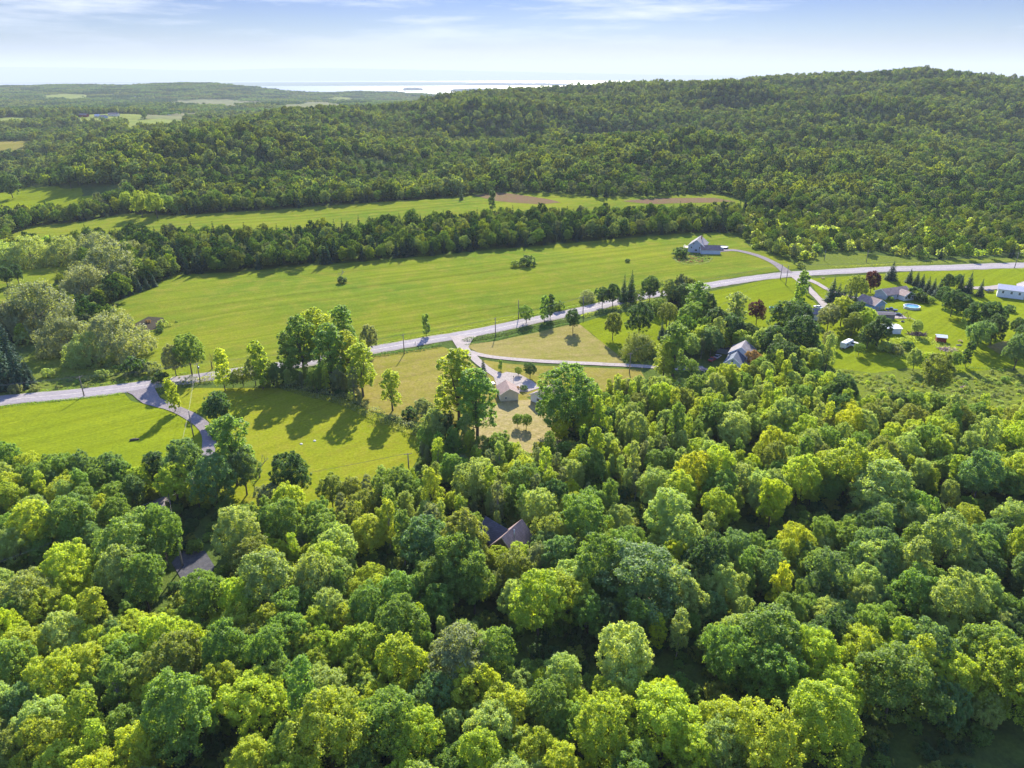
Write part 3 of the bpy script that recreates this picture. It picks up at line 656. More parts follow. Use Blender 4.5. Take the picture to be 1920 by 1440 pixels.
# kind, name, u, v, width, tone, label[, tall]
HAND = [
 ('willow','willow_tree',68,578,130,'silver','great domed silver willow furthest from the road, beside the small meadow'),
 ('willow','willow_tree',20,600,90,'silver','silver willow cut by the left edge, behind the dark spruces'),
 ('willow','willow_tree',122,628,95,'silver','silver willow between the great domed willow and the one by the hollow'),
 ('willow','willow_tree',212,630,118,'silver','broad silver willow standing next to the dark hollow in the field'),
 ('willow','willow_tree',165,655,80,'pale','low front willow skirting the broad silver one'),
 ('willow','willow_tree',160,532,90,'silver','silver willow in the middle clump, nearest its lower end'),
 ('willow','willow_tree',205,500,110,'silver','largest silver willow of the middle clump beside the tree belt'),
 ('willow','willow_tree',182,468,84,'silver','silver willow at the back of the middle clump'),
 ('willow','willow_tree',252,470,46,'silver','small round willow at the tip of the middle clump'),
 ('willow','willow_tree',120,470,70,'pale','greyish willow in the row behind the small meadow, nearest the clump'),
 ('willow','willow_tree',55,472,76,'pale','greyish willow in the middle of the row behind the small meadow'),
 ('willow','willow_tree',5,478,70,'pale','greyish willow at the left edge above the small meadow'),
 ('broadleaf','field_tree',30,512,24,'dark','dark round tree in the small meadow near the willows'),
 ('broadleaf','field_tree',8,515,28,'dark','dark round tree at the left edge of the small meadow'),
 ('shrub','dark_bush',168,568,34,'dark','dark bush at the foot of the middle willow clump'),
 ('shrub','dark_bush',150,560,26,'mid','smaller bush in front of the middle willow clump'),
 ('shrub','roadside_bush',250,688,42,'dark','large round dark bush between the willows and the road'),
 ('shrub','roadside_bush',192,703,24,'pale','small pale round bush close to the road, left of the round dark bush'),
 ('shrub','roadside_bush',30,730,24,'silver','silvery bush on the verge beneath the tall spruces'),
 ('shrub','roadside_bush',64,728,16,'silver','smallest silvery bush on the verge beneath the tall spruces'),
 ('shrub','roadside_bush',90,700,22,'pale','pale bush in the open meadow beside the tall spruces'),
 ('shrub','roadside_bush',285,692,30,'grey','greyish bush joined to the round dark bush'),
 ('broadleaf','roadside_tree',352,660,52,'mid','green tree leaning over the road by the crossarmed pole'),
 ('broadleaf','roadside_tree',324,672,40,'silver','grey-leaved tree on the left flank of the leaning green tree'),
 ('shrub','roadside_bush',300,708,28,'dark','dark bush at the foot of the grey-leaved roadside tree'),
 ('sapling','young_tree',415,690,30,'bright','thin bright young tree on the hay field side just past the crossarmed pole'),
 ('sapling','young_tree',486,682,34,'bright','bright young tree in the hedgerow left of the cottonwoods'),
 ('sapling','young_tree',322,738,24,'lime','lime sapling beside the mouth of the curving drive'),
 ('cottonwood','cottonwood_tree',562,640,62,'mid','tall cottonwood at the left end of the cluster by the road'),
 ('cottonwood','cottonwood_tree',592,625,60,'bright','tallest cottonwood in the cluster by the road'),
 ('cottonwood','cottonwood_tree',618,655,62,'mid','cottonwood in the middle of the cluster, nearer the lawn'),
 ('cottonwood','cottonwood_tree',642,612,50,'mid','lone cottonwood behind the cluster on the field side of the road'),
 ('cottonwood','cottonwood_tree',652,660,50,'bright','bright cottonwood between the middle and the right of the cluster'),
 ('cottonwood','cottonwood_tree',676,685,54,'bright','cottonwood at the right end of the cluster, over the road'),
 ('broadleaf','roadside_tree',690,631,36,'silver','silver-topped round tree across the road from the cottonwoods'),
 ('cottonwood','cottonwood_tree',733,725,42,'bright','narrow cottonwood between the two lawns'),
 ('cottonwood','cottonwood_tree',540,655,44,'mid','slender cottonwood on the outer left of the cluster'),
 ('sapling','young_tree',799,608,15,'mid','slim young tree alone beside the road at the hay field edge'),
 ('shrub','field_bush',641,526,17,'dark','little dark bush beneath the dead tree in the hay field'),
 ('shrub','field_bush',989,490,27,'dark','rounded dark bush in the middle of the hay field'),
 ('shrub','field_bush',967,495,16,'mid','smaller bush among fallen branches in the middle of the hay field'),
 ('shrub','field_bush',1177,489,9,'dark','tiny dark bush alone in the upper hay field'),
 ('shrub','hollow_bush',278,603,9,'rust','tiny rusty bush in the dark hollow'),
 ('shrub','hollow_bush',303,608,18,'pale','pale bush on the rim of the dark hollow'),
 ('shrub','hollow_bush',300,620,12,'dark','small dark bush on the near rim of the dark hollow'),
 ('broadleaf','verge_tree',987,585,24,'mid','small tree on the field verge beside the leaning pole'),
 ('sapling','verge_tree',1021,577,18,'mid','left of the twin small trees on the field verge'),
 ('sapling','verge_tree',1032,573,17,'dark','right of the twin small trees on the field verge'),
 ('shrub','verge_bush',1047,574,24,'mid','low bush on the field verge right of the twin trees'),
 ('willow','verge_willow',1101,555,31,'silver','upright silver willow beside the road'),
 ('broadleaf','verge_tree',1130,553,26,'dark','dark tree just right of the silver verge willow'),
 ('broadleaf','verge_tree',1150,550,28,'dark','dark low tree in the middle of the verge thicket'),
 ('spruce','verge_spruce',1170,545,20,'dark','dark conifer in the verge thicket'),
 ('spruce','verge_spruce',1184,540,22,'dark','tallest dark conifer at the right end of the verge thicket'),
 ('broadleaf','verge_tree',1220,537,34,'dark','wide dark low tree alone on the field verge'),
 ('shrub','verge_bush',1252,540,13,'dark','tiny dark bush right of the wide low tree on the verge'),
 ('broadleaf','hedge_tree',1075,598,28,'dark','dark round tree rising from the roadside hedge'),
 ('broadleaf','orchard_tree',1150,608,34,'olive','olive tree with a bare stem at the edge of the dry paddock'),
 ('broadleaf','orchard_tree',1200,594,46,'dark','large dark-leaved tree behind the big dome-shaped tree'),
 ('willow','dome_tree',1197,648,62,'olive','big dome-shaped yellowish tree where the long drive meets the wood'),
 ('cottonwood','cottonwood_tree',1267,648,56,'mid','leafy cottonwood right of the dome-shaped tree'),
 ('cottonwood','cottonwood_tree',1247,672,40,'bright','lower cottonwood touching the long drive'),
 ('spruce','small_spruce',1241,622,14,'spruce','left one of two small spruces behind the leafy cottonwood'),
 ('spruce','small_spruce',1254,620,14,'spruce','right one of two small spruces behind the leafy cottonwood'),
 ('broadleaf','grove_tree',1230,572,24,'mid','small tree at the road end of the dark grove'),
 ('broadleaf','grove_tree',1252,585,34,'olive','olive tree on the near flank of the dark grove'),
 ('broadleaf','grove_tree',1283,552,36,'dark','dark tree against the road at the top of the grove'),
 ('cottonwood','grove_tree',1308,560,44,'mid','tall open tree at the top of the grove'),
 ('broadleaf','grove_tree',1295,590,48,'mid','broad green tree in the middle of the grove'),
 ('broadleaf','grove_tree',1328,572,38,'dark','dark tree on the lawn side of the grove'),
 ('broadleaf','grove_tree',1345,600,48,'dark','wide dark tree between the grove and the cottage lawn'),
 ('cottonwood','grove_tree',1381,578,42,'pale','pale feathery tree beside the maroon maple'),
 ('broadleaf','grove_tree',1372,615,44,'dark','dark tree in front of the pale feathery one'),
 ('broadleaf','grove_tree',1335,635,44,'blue','bluish tree above the carport of the white house'),
 ('broadleaf','grove_tree',1400,625,40,'dark','dark tree beneath the maroon maple'),
 ('broadleaf','maroon_maple',1421,584,29,'maroon','round maroon maple on the bright cottage lawn'),
 ('broadleaf','maroon_maple',1637,524,29,'maroon','round maroon maple beside the road above the ranch house'),
 ('broadleaf','shade_tree',1472,600,56,'dark','broad dark tree left of the cottage'),
 ('broadleaf','shade_tree',1500,628,66,'dark','broadest dark tree below the cottage'),
 ('broadleaf','shade_tree',1450,640,52,'dark','dark shade tree above the brown bush near the white house'),
 ('broadleaf','shade_tree',1498,592,52,'dark','tall dark shade tree whose crown touches the cottage roof'),
 ('broadleaf','shade_tree',1470,668,54,'dark','dark shade tree at the front of the dark tree mass'),
 ('broadleaf','shade_tree',1522,650,38,'blue','bluish shade tree on the right flank of the dark tree mass'),
 ('sapling','lawn_sapling',1503,541,26,'mid','upright leafy tree where the cottage drive leaves the road'),
 ('sapling','arborvitae',1514,541,8,'dark','narrow columnar evergreen beside the cottage drive'),
 ('broadleaf','pine_tree',1608,536,33,'olive','thin-crowned pine between the dark spruces and the maroon maple'),
 ('broadleaf','yard_tree',1556,590,40,'silver','silver-leaved tree beside the cottage'),
 ('broadleaf','yard_tree',1582,577,44,'bright','bright yellow-green tree behind the silver-leaved one'),
 ('broadleaf','yard_tree',1608,590,40,'dark','dark tree pressed against the brown garage roof'),
 ('broadleaf','yard_tree',1625,600,36,'bright','bright round-topped tree below the brown garage'),
 ('broadleaf','yard_tree',1600,606,32,'olive','olive-tinged small tree below the bright round one'),
 ('broadleaf','yard_tree',1650,617,44,'dark','dark wide tree left of the white-roofed shed'),
 ('broadleaf','yard_tree',1630,628,34,'dark','dark lower tree in front of the wide one near the white shed'),
 ('shrub','foundation_shrub',1716,553,30,'dark','dark shrub mass at the right end of the ranch house'),
 ('shrub','foundation_shrub',1703,548,22,'mid','green shrub touching the ranch house gable'),
 ('shrub','foundation_shrub',1730,560,22,'dark','dark shrub trailing down behind the white pool'),
 ('shrub','foundation_shrub',1669,560,12,'mid','small shrub under the ranch house front gable'),
 ('shrub','lawn_shrub',1746,562,15,'mid','small round shrub alone on the lawn near the pool'),
 ('broadleaf','fruit_tree',1720,611,20,'pale','small pale fruit tree on the lawn above the brush bank'),
 ('broadleaf','pine_tree',1790,562,36,'dark','dark pine behind the spruce row'),
 ('broadleaf','pine_tree',1772,552,26,'dark','slim dark pine at the end of the spruce row'),
 ('broadleaf','pine_tree',1812,572,34,'dark','dark pine below the two pointed spruces'),
 ('broadleaf','pine_tree',1778,528,22,'dark','small dark tree near the road, above the spruce row'),
 ('broadleaf','pine_tree',1797,524,18,'dark','smaller dark tree near the road, left of the pointed spruces'),
 ('broadleaf','pine_tree',1831,594,42,'dark','dark pine at the top of the lower lawn clump'),
 ('broadleaf','pine_tree',1860,592,40,'dark','dark pine on the right of the lower lawn clump'),
 ('broadleaf','pine_tree',1866,612,42,'dark','biggest dark pine of the lower lawn clump'),
 ('broadleaf','pine_tree',1838,622,40,'blue','bluish pine at the front of the lower lawn clump'),
 ('shrub','round_shrub',1893,579,18,'dark','dark round shrub on the lawn below the long white house'),
 ('broadleaf','lawn_shrub',1909,609,24,'dark','dark small tree on the lawn at the right edge'),
 ('broadleaf','edge_tree',1912,655,46,'blue','big dark tree cut by the right edge below the lawns'),
 ('broadleaf','edge_tree',1930,630,50,'dark','dark tree almost outside the right edge'),
 ('sapling','column_tree',1817,662,18,'dark','tall columnar tree in the lower lawn'),
 ('broadleaf','small_tree',1793,672,22,'mid','small round tree beside the columnar one'),
 ('broadleaf','small_tree',1717,672,28,'pale','pale small tree in the brush bank'),
 ('broadleaf','small_tree',1737,676,26,'bright','bright small tree next to the pale one in the brush bank'),
 ('broadleaf','meadow_tree',1760,700,58,'olive','large rounded olive tree alone in the overgrown meadow'),
 ('broadleaf','small_tree',1555,634,22,'silver','thin silvery tree on the lawn left of the parked camper'),
 ('broadleaf','small_tree',1612,652,18,'mid','narrow tree just right of the parked camper'),
 ('shrub','lawn_shrub',1543,621,9,'dark','tiny dark shrub alone on the lawn below the cottage'),
 ('shrub','bank_shrub',1660,650,26,'pale','pale shrub at the left end of the brush bank'),
 ('shrub','bank_shrub',1682,655,24,'grey','greyish shrub in the middle of the brush bank'),
 ('shrub','bank_shrub',1700,648,22,'dark','dark shrub at the top of the brush bank'),
 ('shrub','bank_shrub',1885,711,14,'mid','small shrub alone in the overgrown meadow near the right edge'),
 ('shrub','bed_tree',1277,474,26,'dark','dark round shrub at the left of the planted bed'),
 ('lollipop','lawn_tree',405,764,48,'dark','neat round dark tree on a short trunk beside the curving drive'),
 ('shrub','drive_bush',407,812,30,'dark','dark low bush where the curving drive meets the wood'),
 ('cottonwood','slim_tree',290,878,42,'dark','slim dark tree with a long bare trunk in front of the gravel'),
 ('broadleaf','lawn_edge_tree',345,868,70,'blue','bluish spreading tree right of the slim bare-trunked tree'),
 ('cottonwood','lawn_edge_tree',432,835,74,'mid','large tree standing highest at the edge of the middle lawn'),
 ('broadleaf','lawn_edge_tree',398,895,72,'blue','broad shaded tree beneath the highest lawn-edge tree'),
 ('broadleaf','lawn_edge_tree',455,880,62,'blue','dense tree on the right of the highest lawn-edge tree'),
 ('broadleaf','lawn_edge_tree',543,893,70,'dark','round dark tree alone at the bottom of the middle lawn'),
 ('broadleaf','lawn_edge_tree',507,930,50,'grey','greyish scrubby tree left of the round dark lawn-edge tree'),
 ('broadleaf','lawn_edge_tree',620,915,48,'olive','olive bushy tree at the lower right of the middle lawn'),
 ('broadleaf','lawn_edge_tree',660,918,44,'olive','twiggy olive tree next to the small pole at the lawn corner'),
 ('broadleaf','lawn_edge_tree',738,905,56,'mid','upright green tree below the small pole at the lawn corner'),
 ('cottonwood','garage_cottonwood',858,716,84,'bright','bright left stem of the pair of big cottonwoods before the cream garage'),
 ('cottonwood','garage_cottonwood',893,750,80,'mid','right stem of the pair of big cottonwoods before the cream garage'),
 ('broadleaf','garage_cottonwood',1062,740,104,'mid','spreading cottonwood hiding the white house beside the garage'),
 ('spruce','small_spruce',906,695,18,'spruce','dark little spruce beside the garage drive'),
 ('sapling','lawn_sapling',938,684,8,'mid','tiny sapling on the grass below the long drive'),
 ('broadleaf','fruit_tree',972,694,12,'mid','tiny round tree on the grass below the long drive'),
 ('broadleaf','yard_tree',994,691,23,'dark','dark dense tree between the long drive and the garage'),
 ('shrub','bed_shrub',982,728,13,'dark','dark shrub between the cream garage and the white house'),
 ('shrub','bed_shrub',970,727,8,'rust','flowering shrub at the corner of the cream garage'),
 ('broadleaf','fruit_tree',970,786,18,'mid','left one of two low fruit trees in the pale yard'),
 ('broadleaf','fruit_tree',987,787,20,'mid','right one of two low fruit trees in the pale yard'),
 ('broadleaf','thicket_tree',795,765,36,'grey','greyish bushy tree at the lower edge of the front grass'),
 ('shrub','thicket_bush',770,775,30,'dark','dark bush left of the greyish bushy tree'),
 ('broadleaf','thicket_tree',835,800,42,'dark','dark tree at the foot of the big cottonwood pair'),
 ('broadleaf','thicket_tree',805,825,38,'mid','green tree where the two lawns and the wood meet'),
 ('broadleaf','lone_tree',237,375,22,'bright','bright tree at the left of the tall group on the far field'),
 ('broadleaf','lone_tree',262,380,30,'bright','broad bright tree in the tall group on the far field'),
 ('broadleaf','lone_tree',290,382,30,'bright','yellowish tree in the middle of the tall group on the far field'),
 ('broadleaf','lone_tree',310,378,26,'mid','green tree at the right of the tall group on the far field'),
 ('broadleaf','lone_tree',17,345,32,'dark','dark bulky tree at the left edge of the small upper pasture'),
 ('broadleaf','lone_tree',128,330,26,'dark','dark tree standing at the top of the small upper pasture'),
 ('spruce','lone_conifer',215,322,18,'dark','pointed dark conifer above the small upper pasture'),
 ('spruce','lone_conifer',865,366,8,'dark','small pointed conifer on the far field'),
 ('sapling','lone_tree',923,375,14,'dark','dark upright tree on the far field beside the russet strip'),
 ('shrub','lone_bush',44,420,18,'mid','round bush on the far field at the left'),
 ('broadleaf','rust_bush',1415,671,26,'rust','rust-brown round bush beside the white house'),
 ('broadleaf','big_wood_tree',1205,1080,150,'blue','very broad bluish tree, widest crown in the middle of the wood'),
 ('broadleaf','big_wood_tree',1120,1060,90,'mid','tall tree left of the widest bluish crown'),
 ('broadleaf','big_wood_tree',1010,1130,100,'bright','feathery yellow-green tree with twin bare trunks over the dark gap'),
 ('broadleaf','big_wood_tree',1170,1235,105,'pale','pale compact tree standing alone in the dark gap'),
 ('broadleaf','big_wood_tree',860,1235,120,'silver','silvery broad crown in the foreground centre'),
 ('broadleaf','big_wood_tree',800,1020,100,'blue','large bluish tree left of the dark gabled house'),
 ('broadleaf','big_wood_tree',888,1090,74,'mid','green tree directly below the dark gabled house'),
 ('broadleaf','big_wood_tree',1018,1025,50,'blue','shaded narrow tree against the right wall of the dark gabled house'),
 ('broadleaf','big_wood_tree',1095,975,85,'mid','vivid round-topped tree above right of the dark gabled house'),
 ('broadleaf','big_wood_tree',1250,965,90,'pale','pale tree right of the vivid round-topped one'),
 ('broadleaf','big_wood_tree',1345,880,60,'bright','bright tree standing out of the dark ravine, second from its left end'),
 ('broadleaf','big_wood_tree',1296,888,62,'lime','vivid round tree standing in the dark ravine'),
 ('broadleaf','big_wood_tree',1452,860,46,'olive','small olive crown standing over the dark ravine'),
 ('broadleaf','big_wood_tree',1590,880,90,'bright','tall bright peak of the tree ridge beyond the dark ravine'),
 ('broadleaf','big_wood_tree',1655,915,100,'pale','broad pale crown right of the bright peak'),
 ('broadleaf','big_wood_tree',1840,890,70,'blue','silver-topped round tree in the dark right-hand hollow'),
 ('broadleaf','big_wood_tree',1450,935,60,'lime','lime pointed crown at the lower rim of the ravine'),
 ('broadleaf','big_wood_tree',1350,950,56,'bright','bright crown at the lower rim of the ravine'),
 ('broadleaf','big_wood_tree',490,1030,46,'lime','vivid yellow-green small crown among darker trees'),
 ('broadleaf','big_wood_tree',440,1000,90,'pale','broad pale crown right of the shaded paved yard'),
 ('broadleaf','big_wood_tree',500,1090,110,'pale','broad grey-topped crown below the shaded paved yard'),
 ('broadleaf','big_wood_tree',590,1085,80,'pale','pale crown right of the broad grey-topped one'),
 ('broadleaf','big_wood_tree',240,1020,110,'mid','large green tree above left of the white pole'),
 ('broadleaf','big_wood_tree',225,1075,80,'pale','pale-topped tree in front of the large green one near the white pole'),
 ('broadleaf','big_wood_tree',300,1000,70,'mid','green tree touching the white pole on its left'),
 ('broadleaf','big_wood_tree',778,1165,50,'lime','pointed vivid green tree in the left centre of the wood'),
 ('broadleaf','big_wood_tree',1440,1200,130,'mid','wide tree with hanging pale branches over the right-hand gap'),
 ('broadleaf','big_wood_tree',1370,1220,90,'mid','green tree left of the wide one with hanging branches'),
 ('broadleaf','big_wood_tree',1680,1270,130,'mid','massive tree standing over the dark lower right gap'),
 ('broadleaf','big_wood_tree',1740,1220,90,'blue','bluish tree behind the massive lower right tree'),
 ('broadleaf','big_wood_tree',1860,1230,110,'mid','big tree near the right edge above the darkest gap'),
 ('broadleaf','big_wood_tree',1540,1350,140,'bright','bright tree rising in front of the dark lower right gap'),
 ('broadleaf','big_wood_tree',1440,1400,130,'bright','bright crown at the bottom left of the tree before the gap'),
 ('broadleaf','big_wood_tree',620,1370,140,'bright','bright leafy crown at the bottom, right of the dark pit'),
 ('broadleaf','big_wood_tree',1250,1350,130,'bright','wide bright crown at the bottom centre right'),
 ('broadleaf','big_wood_tree',1130,1370,110,'bright','bright crown at the bottom just left of the wide one'),
]
rnd = random.Random(5)
for h in HAND:
    kind, name, u, v, wp, tone, lab = h[:7]
    if wp <= 0: continue
    tall = {'cottonwood': .74, 'willow': .95}.get(kind, 1.0)
    if name == 'garage_cottonwood': tall = .86 if kind == 'broadleaf' else .70
    if name == 'big_wood_tree':
        s = crown_at(kind, u, v, wp)[1]; tall = min(1.15, 14.5/(13.5*s))
    if name in ('grove_tree', 'shade_tree', 'yard_tree'): tall *= .9
    p, s = crown_at(kind, u, v, wp, tall)
    put_tree(kind, name, p, s, tone, lab, 'tree' if kind not in ('shrub',) else 'bush', tall=tall)
# spruces by foot and tip: u, v foot, v tip, width factor, label
SPR = [(12, 728, 618, 1.1, 'tallest dark spruce of the group at the left edge'), (40, 728, 640, 1.0, 'second dark spruce from the left edge above the road'), (58, 722, 668, 1.0, 'rightmost spruce of the dark group at the left edge'),
       (-22, 735, 600, 1.1, 'dark spruce half outside the left edge'), (25, 690, 600, 1.0, 'dark spruce behind the edge group, under the willow'),
       (1558, 566, 517, 1.35, 'tallest spruce of the five behind the brown garage'), (1569, 571, 529, 1.4, 'second spruce of the five behind the brown garage'), (1579, 572, 533, 1.4, 'middle spruce of the five behind the brown garage'),
       (1590, 574, 540, 1.5, 'fourth spruce of the five behind the brown garage'), (1600, 580, 544, 1.5, 'spruce of the five that touches the brown garage roof'),
       (1670, 525, 488, 1.6, 'broad dark spruce standing alone against the road'),
       (1704, 530, 502, 1.4, 'first spruce of the diagonal row, nearest the road'), (1717, 536, 507, 1.4, 'second spruce of the diagonal row from the road'), (1727, 541, 512, 1.4, 'third spruce of the diagonal row from the road'),
       (1738, 547, 517, 1.4, 'fourth spruce of the diagonal row from the road'), (1748, 552, 520, 1.4, 'fifth spruce of the diagonal row from the road'), (1758, 558, 523, 1.6, 'last spruce of the diagonal row, nearest the dark pines'),
       (1814, 549, 507, 1.15, 'left of the two pointed spruces by the long white house'), (1836, 556, 521, 1.15, 'right of the two pointed spruces by the long white house'),
       (1800, 545, 512, 1.0, 'spruce close behind the left pointed one'), (1003, 492, 484, 1, None)]
for q in (178, 196, 214, 230, 246, 262, 276, 290):
    SPR.append((q, 575-(q-178)*.33, 575-(q-178)*.33-22-(q*7 % 9), 1.1, None))
n = 0
for u, v, vt, wf, lab in SPR:
    p, s = based_at('spruce', u, v, vt, 12.6); e = put_tree('spruce', 'spruce_tree' if lab else 'field_edge_spruce', p, s*wf, 'spruce', lab or '', 'tree', tall=1/wf)
    if not lab:
        if u == 1003: col.objects.unlink(e); [col.objects.unlink(c) for c in e.children]; continue
        n += 1; e['label'] = f'dark small conifer {["first","second","third","fourth","fifth","sixth","seventh","eighth"][n-1]} from the road end along the right flank of the willow clump'; e['group'] = 'conifers beside the willows'
# dead and bare trees
for i, (u, v, vt, nm, lab, seed, mt) in enumerate([(637, 530, 497, 'dead_tree', 'dead grey tree standing over a dark bush in the hay field', 3, M_palebark), (398, 692, 655, 'dead_tree', 'dead brown roadside tree with bare twigs near the crossarmed pole', 5, M_bark),
        (487, 895, 838, 'bare_tree', 'leafless pale tree at the bottom of the middle lawn', 8, M_palebark), (1027, 703, 684, 'bare_tree', 'little leafless tree below the long drive', 9, M_bark), (974, 500, 486, 'dead_branches', 'grey fallen branches beside the round bush in the hay field', 12, M_palebark),
        (1120, 1180, 1120, 'bare_tree', 'leafless white-stemmed tree beneath the widest bluish crown', 14, M_palebark), (1098, 1175, 1105, 'bare_tree', 'second white-stemmed tree left of the one under the widest crown', 15, M_palebark), (192, 1145, 1110, 'bare_tree', 'bare forked snag among the trees left of the paved yard', 16, M_bark), (1215, 648, 620, 'bare_tree', 'bare stem beside the two small spruces', 17, M_bark)]):
    p, s = based_at('x', u, v, vt, 1.0); e = empty(nm, p, i); tag(e, lab, 'tree')
    me = bare_tree('branches', s*.85, seed, mt); link(bpy.data.objects.new('branches', me), e); b = MB(); b.tube([(0, 0, -.4), (0, 0, s*.30)], [s*.028+.05, s*.018+.03], 7); b.build('trunk', mt, e, True)

# ------------------------------------------------------------------ the near wood: single trees in front, one mass behind
gaps_px = [([(860, 1150), (980, 1230), (1100, 1262), (1200, 1290), (1300, 1320), (1400, 1375), (1520, 1440), (1700, 1475), (1960, 1500)], [3, 5, 7, 7, 6, 7, 9, 11, 12]),
           ([(1120, 925), (1200, 985), (1280, 1010), (1380, 1020), (1500, 1000), (1600, 960)], [3, 6, 7, 8, 7, 4]), ([(1680, 925), (1760, 985), (1850, 985), (1960, 960)], [3, 6, 7, 6]),
           ([(-40, 1110), (60, 1100), (150, 1085), (215, 1060)], [4, 5, 5, 3]), ([(300, 1060), (370, 1110), (420, 1130)], [4, 7, 5]), ([(345, 985), (390, 1000), (470, 985)], [5, 6, 4]),
           ([(340, 1480), (420, 1460), (480, 1440)], [3, 4, 3]), ([(640, 1030), (720, 1090), (790, 1130)], [2, 4, 3]), ([(1700, 1160), (1800, 1150), (1900, 1140)], [2, 3, 3]),
           ([(905, 860), (1000, 850), (1090, 850)], [5, 4, 4]), ([(310, 1165), (200, 1165)], [3, 3]), ([(1350, 860), (1450, 880)], [4, 4])]
GAP = []
for pl, hw in gaps_px:
    L = PX(pl)
    for (a, ha), (q, hb) in zip(zip(L, hw), zip(L[1:], hw[1:])):
        k = max(2, int((q-a).length/3)); GAP += [(a.x+(q.x-a.x)*f/k, a.y+(q.y-a.y)*f/k, ha+(hb-ha)*f/k) for f in range(k+1)]
GAP = np.array(GAP)
def seg_clear(L, hw): return [(p.x, p.y, hw) for p in L]
LINES = seg_clear(road_line, 11.0)
for nm, px, hw, mt, lb in drives: LINES += seg_clear(smooth_line(PX(px), 3), 4.5)
LINES = np.array(LINES)
HOUSE_SPOTS = []     # filled with world x, y, radius
for u, v, rad in [(955, 1040, 8.0), (1020, 748, 7), (1370, 684, 12), (945, 745, 6), (365, 1065, 9), (1300, 690, 8), (1517, 596, 8), (1645, 590, 14), (1590, 655, 6)]:
    q = P(u, v); HOUSE_SPOTS.append((q.x, q.y, rad))
HOUSE_SPOTS = np.array(HOUSE_SPOTS)
# open sight lines the photograph has over the wood: nothing tall stands before these (u0, v0, u1, v1)
OPENINGS = [(1322, 645, 1402, 690), (922, 986, 990, 1032), (1494, 568, 1536, 598), (330, 1036, 372, 1050), (286, 905, 338, 955), (905, 752, 1015, 812), (1572, 640, 1612, 660), (1600, 650, 1925, 742),
            (430, 740, 745, 880), (-10, 750, 345, 832), (996, 712, 1032, 765), (930, 712, 985, 760), (1540, 660, 1625, 700), (1085, 690, 1230, 715), (1230, 690, 1320, 712), (745, 840, 800, 880)]
def top_limit(u, v, half, dep, ztop_v):
    lim = 0
    for u0, v0, u1, v1 in OPENINGS:
        if u+half > u0 and u-half < u1 and v > v1-4 and ztop_v < v1: lim = max(lim, v1)
    return lim
def clear_mask(x, y, grow=0.0):
    """True where no wood tree may stand"""
    m_ = np.zeros(len(x), bool); pts = np.column_stack([x, y])
    for pl in clear_polys: m_ |= inside(pts, pl)
    for S_, extra in ((LINES, grow), (HOUSE_SPOTS, grow)):
        for k in range(0, len(S_)): m_ |= (x-S_[k, 0])**2+(y-S_[k, 1])**2 < (S_[k, 2]+extra)**2
    return m_
def grid_pts(x0, x1, y0, y1, step, jit, rg):
    gx, gy = np.meshgrid(np.arange(x0, x1, step), np.arange(y0, y1, step*.866)); gx = gx+(np.arange(gx.shape[0]) % 2)[:, None]*step/2
    x = gx.ravel()+rg.uniform(-jit, jit, gx.size)*step; y = gy.ravel()+rg.uniform(-jit, jit, gx.size)*step; return x, y
rg = np.random.default_rng(11)
x, y = grid_pts(-300, 320, 30, 330, 4.1, .32, rg)
r = np.hypot(x, y); a = np.degrees(np.arctan2(x, y)); ok = (np.abs(a) < 46) & (r < 300) & (r > 42)
x, y = x[ok], y[ok]; ok = ~clear_mask(x, y)
for gx, gy, gr in GAP: ok &= (x-gx)**2+(y-gy)**2 > (gr*1.05)**2
x, y = x[ok], y[ok]
zz = terr(x, y); order = np.argsort(np.hypot(x, y)); cand = []
def tone_at(u, v, q, q2):
    """kinds of green by stretch of wood; q, q2 in 0..1"""
    if v > 1040 and u < 760: w_ = dict(bright=.56, mid=.22, pale=.13, lime=.05, olive=.02, blue=.02)
    elif v > 1230: w_ = dict(bright=.45, mid=.2, pale=.2, lime=.1, blue=.05)
    elif u > 1150 and v > 960: w_ = dict(mid=.34, pale=.24, blue=.22, bright=.12, lime=.04, dark=.04)
    elif u < 330: w_ = dict(mid=.48, pale=.22, blue=.10, bright=.16, dark=.04)
    elif u > 1000 and v < 960: w_ = dict(bright=.34, pale=.28, mid=.22, lime=.05, olive=.07, dark=.04)
    else: w_ = dict(mid=.36, pale=.20, bright=.20, olive=.08, blue=.06, grey=.05, lime=.02, dark=.03)
    t_ = 0
    for k, v_ in w_.items():
        t_ += v_
        if q < t_: return k
    return 'mid'
PL = [(p[0], p[1], p[2]) for p in PLACED]
for i in order:
    s = (.46+.56*rg.random()**1.35)*(.96 if math.hypot(x[i], y[i]) < 170 else .88)
    rad = 4.6*s; good = True
    ub, vb, db = project((x[i], y[i], zz[i])); vt = project((x[i], y[i], zz[i]+13.8*s))[1]; lim = top_limit(ub, vb, rad*FPX/db*.8, db, vt)
    if lim:
        s *= max(0, (vb-lim))/(vb-vt+1e-6); rad = 4.6*s
        if s < .30: continue
    gd = (GAP[:, 0]-x[i])**2+(GAP[:, 1]-y[i])**2; gk = int(np.argmin(gd))
    if not lim and GAP[gk, 1] < y[i]-2 and gd[gk] < (GAP[gk, 2]+9)**2: s *= 1.22; rad = 4.6*s
    for px_, py_, pr_ in PL:
        dx = px_-x[i]; dy = py_-y[i]
        if abs(dx) < 12 and abs(dy) < 12 and dx*dx+dy*dy < (0.52*(pr_+rad))**2: good = False; break
    if not good: continue
    PL.append((x[i], y[i], rad)); pu, pv, dep = project((x[i], y[i], zz[i]+8.9*s))
    cand.append(dict(x=x[i], y=y[i], z=float(zz[i]), s=s, u=pu, v=pv, dep=dep, q=rg.random()))
near = [c for c in cand if -40 < c['u'] < 1960 and c['v'] < 1500]
near.sort(key=lambda c: -c['s']/c['dep'])
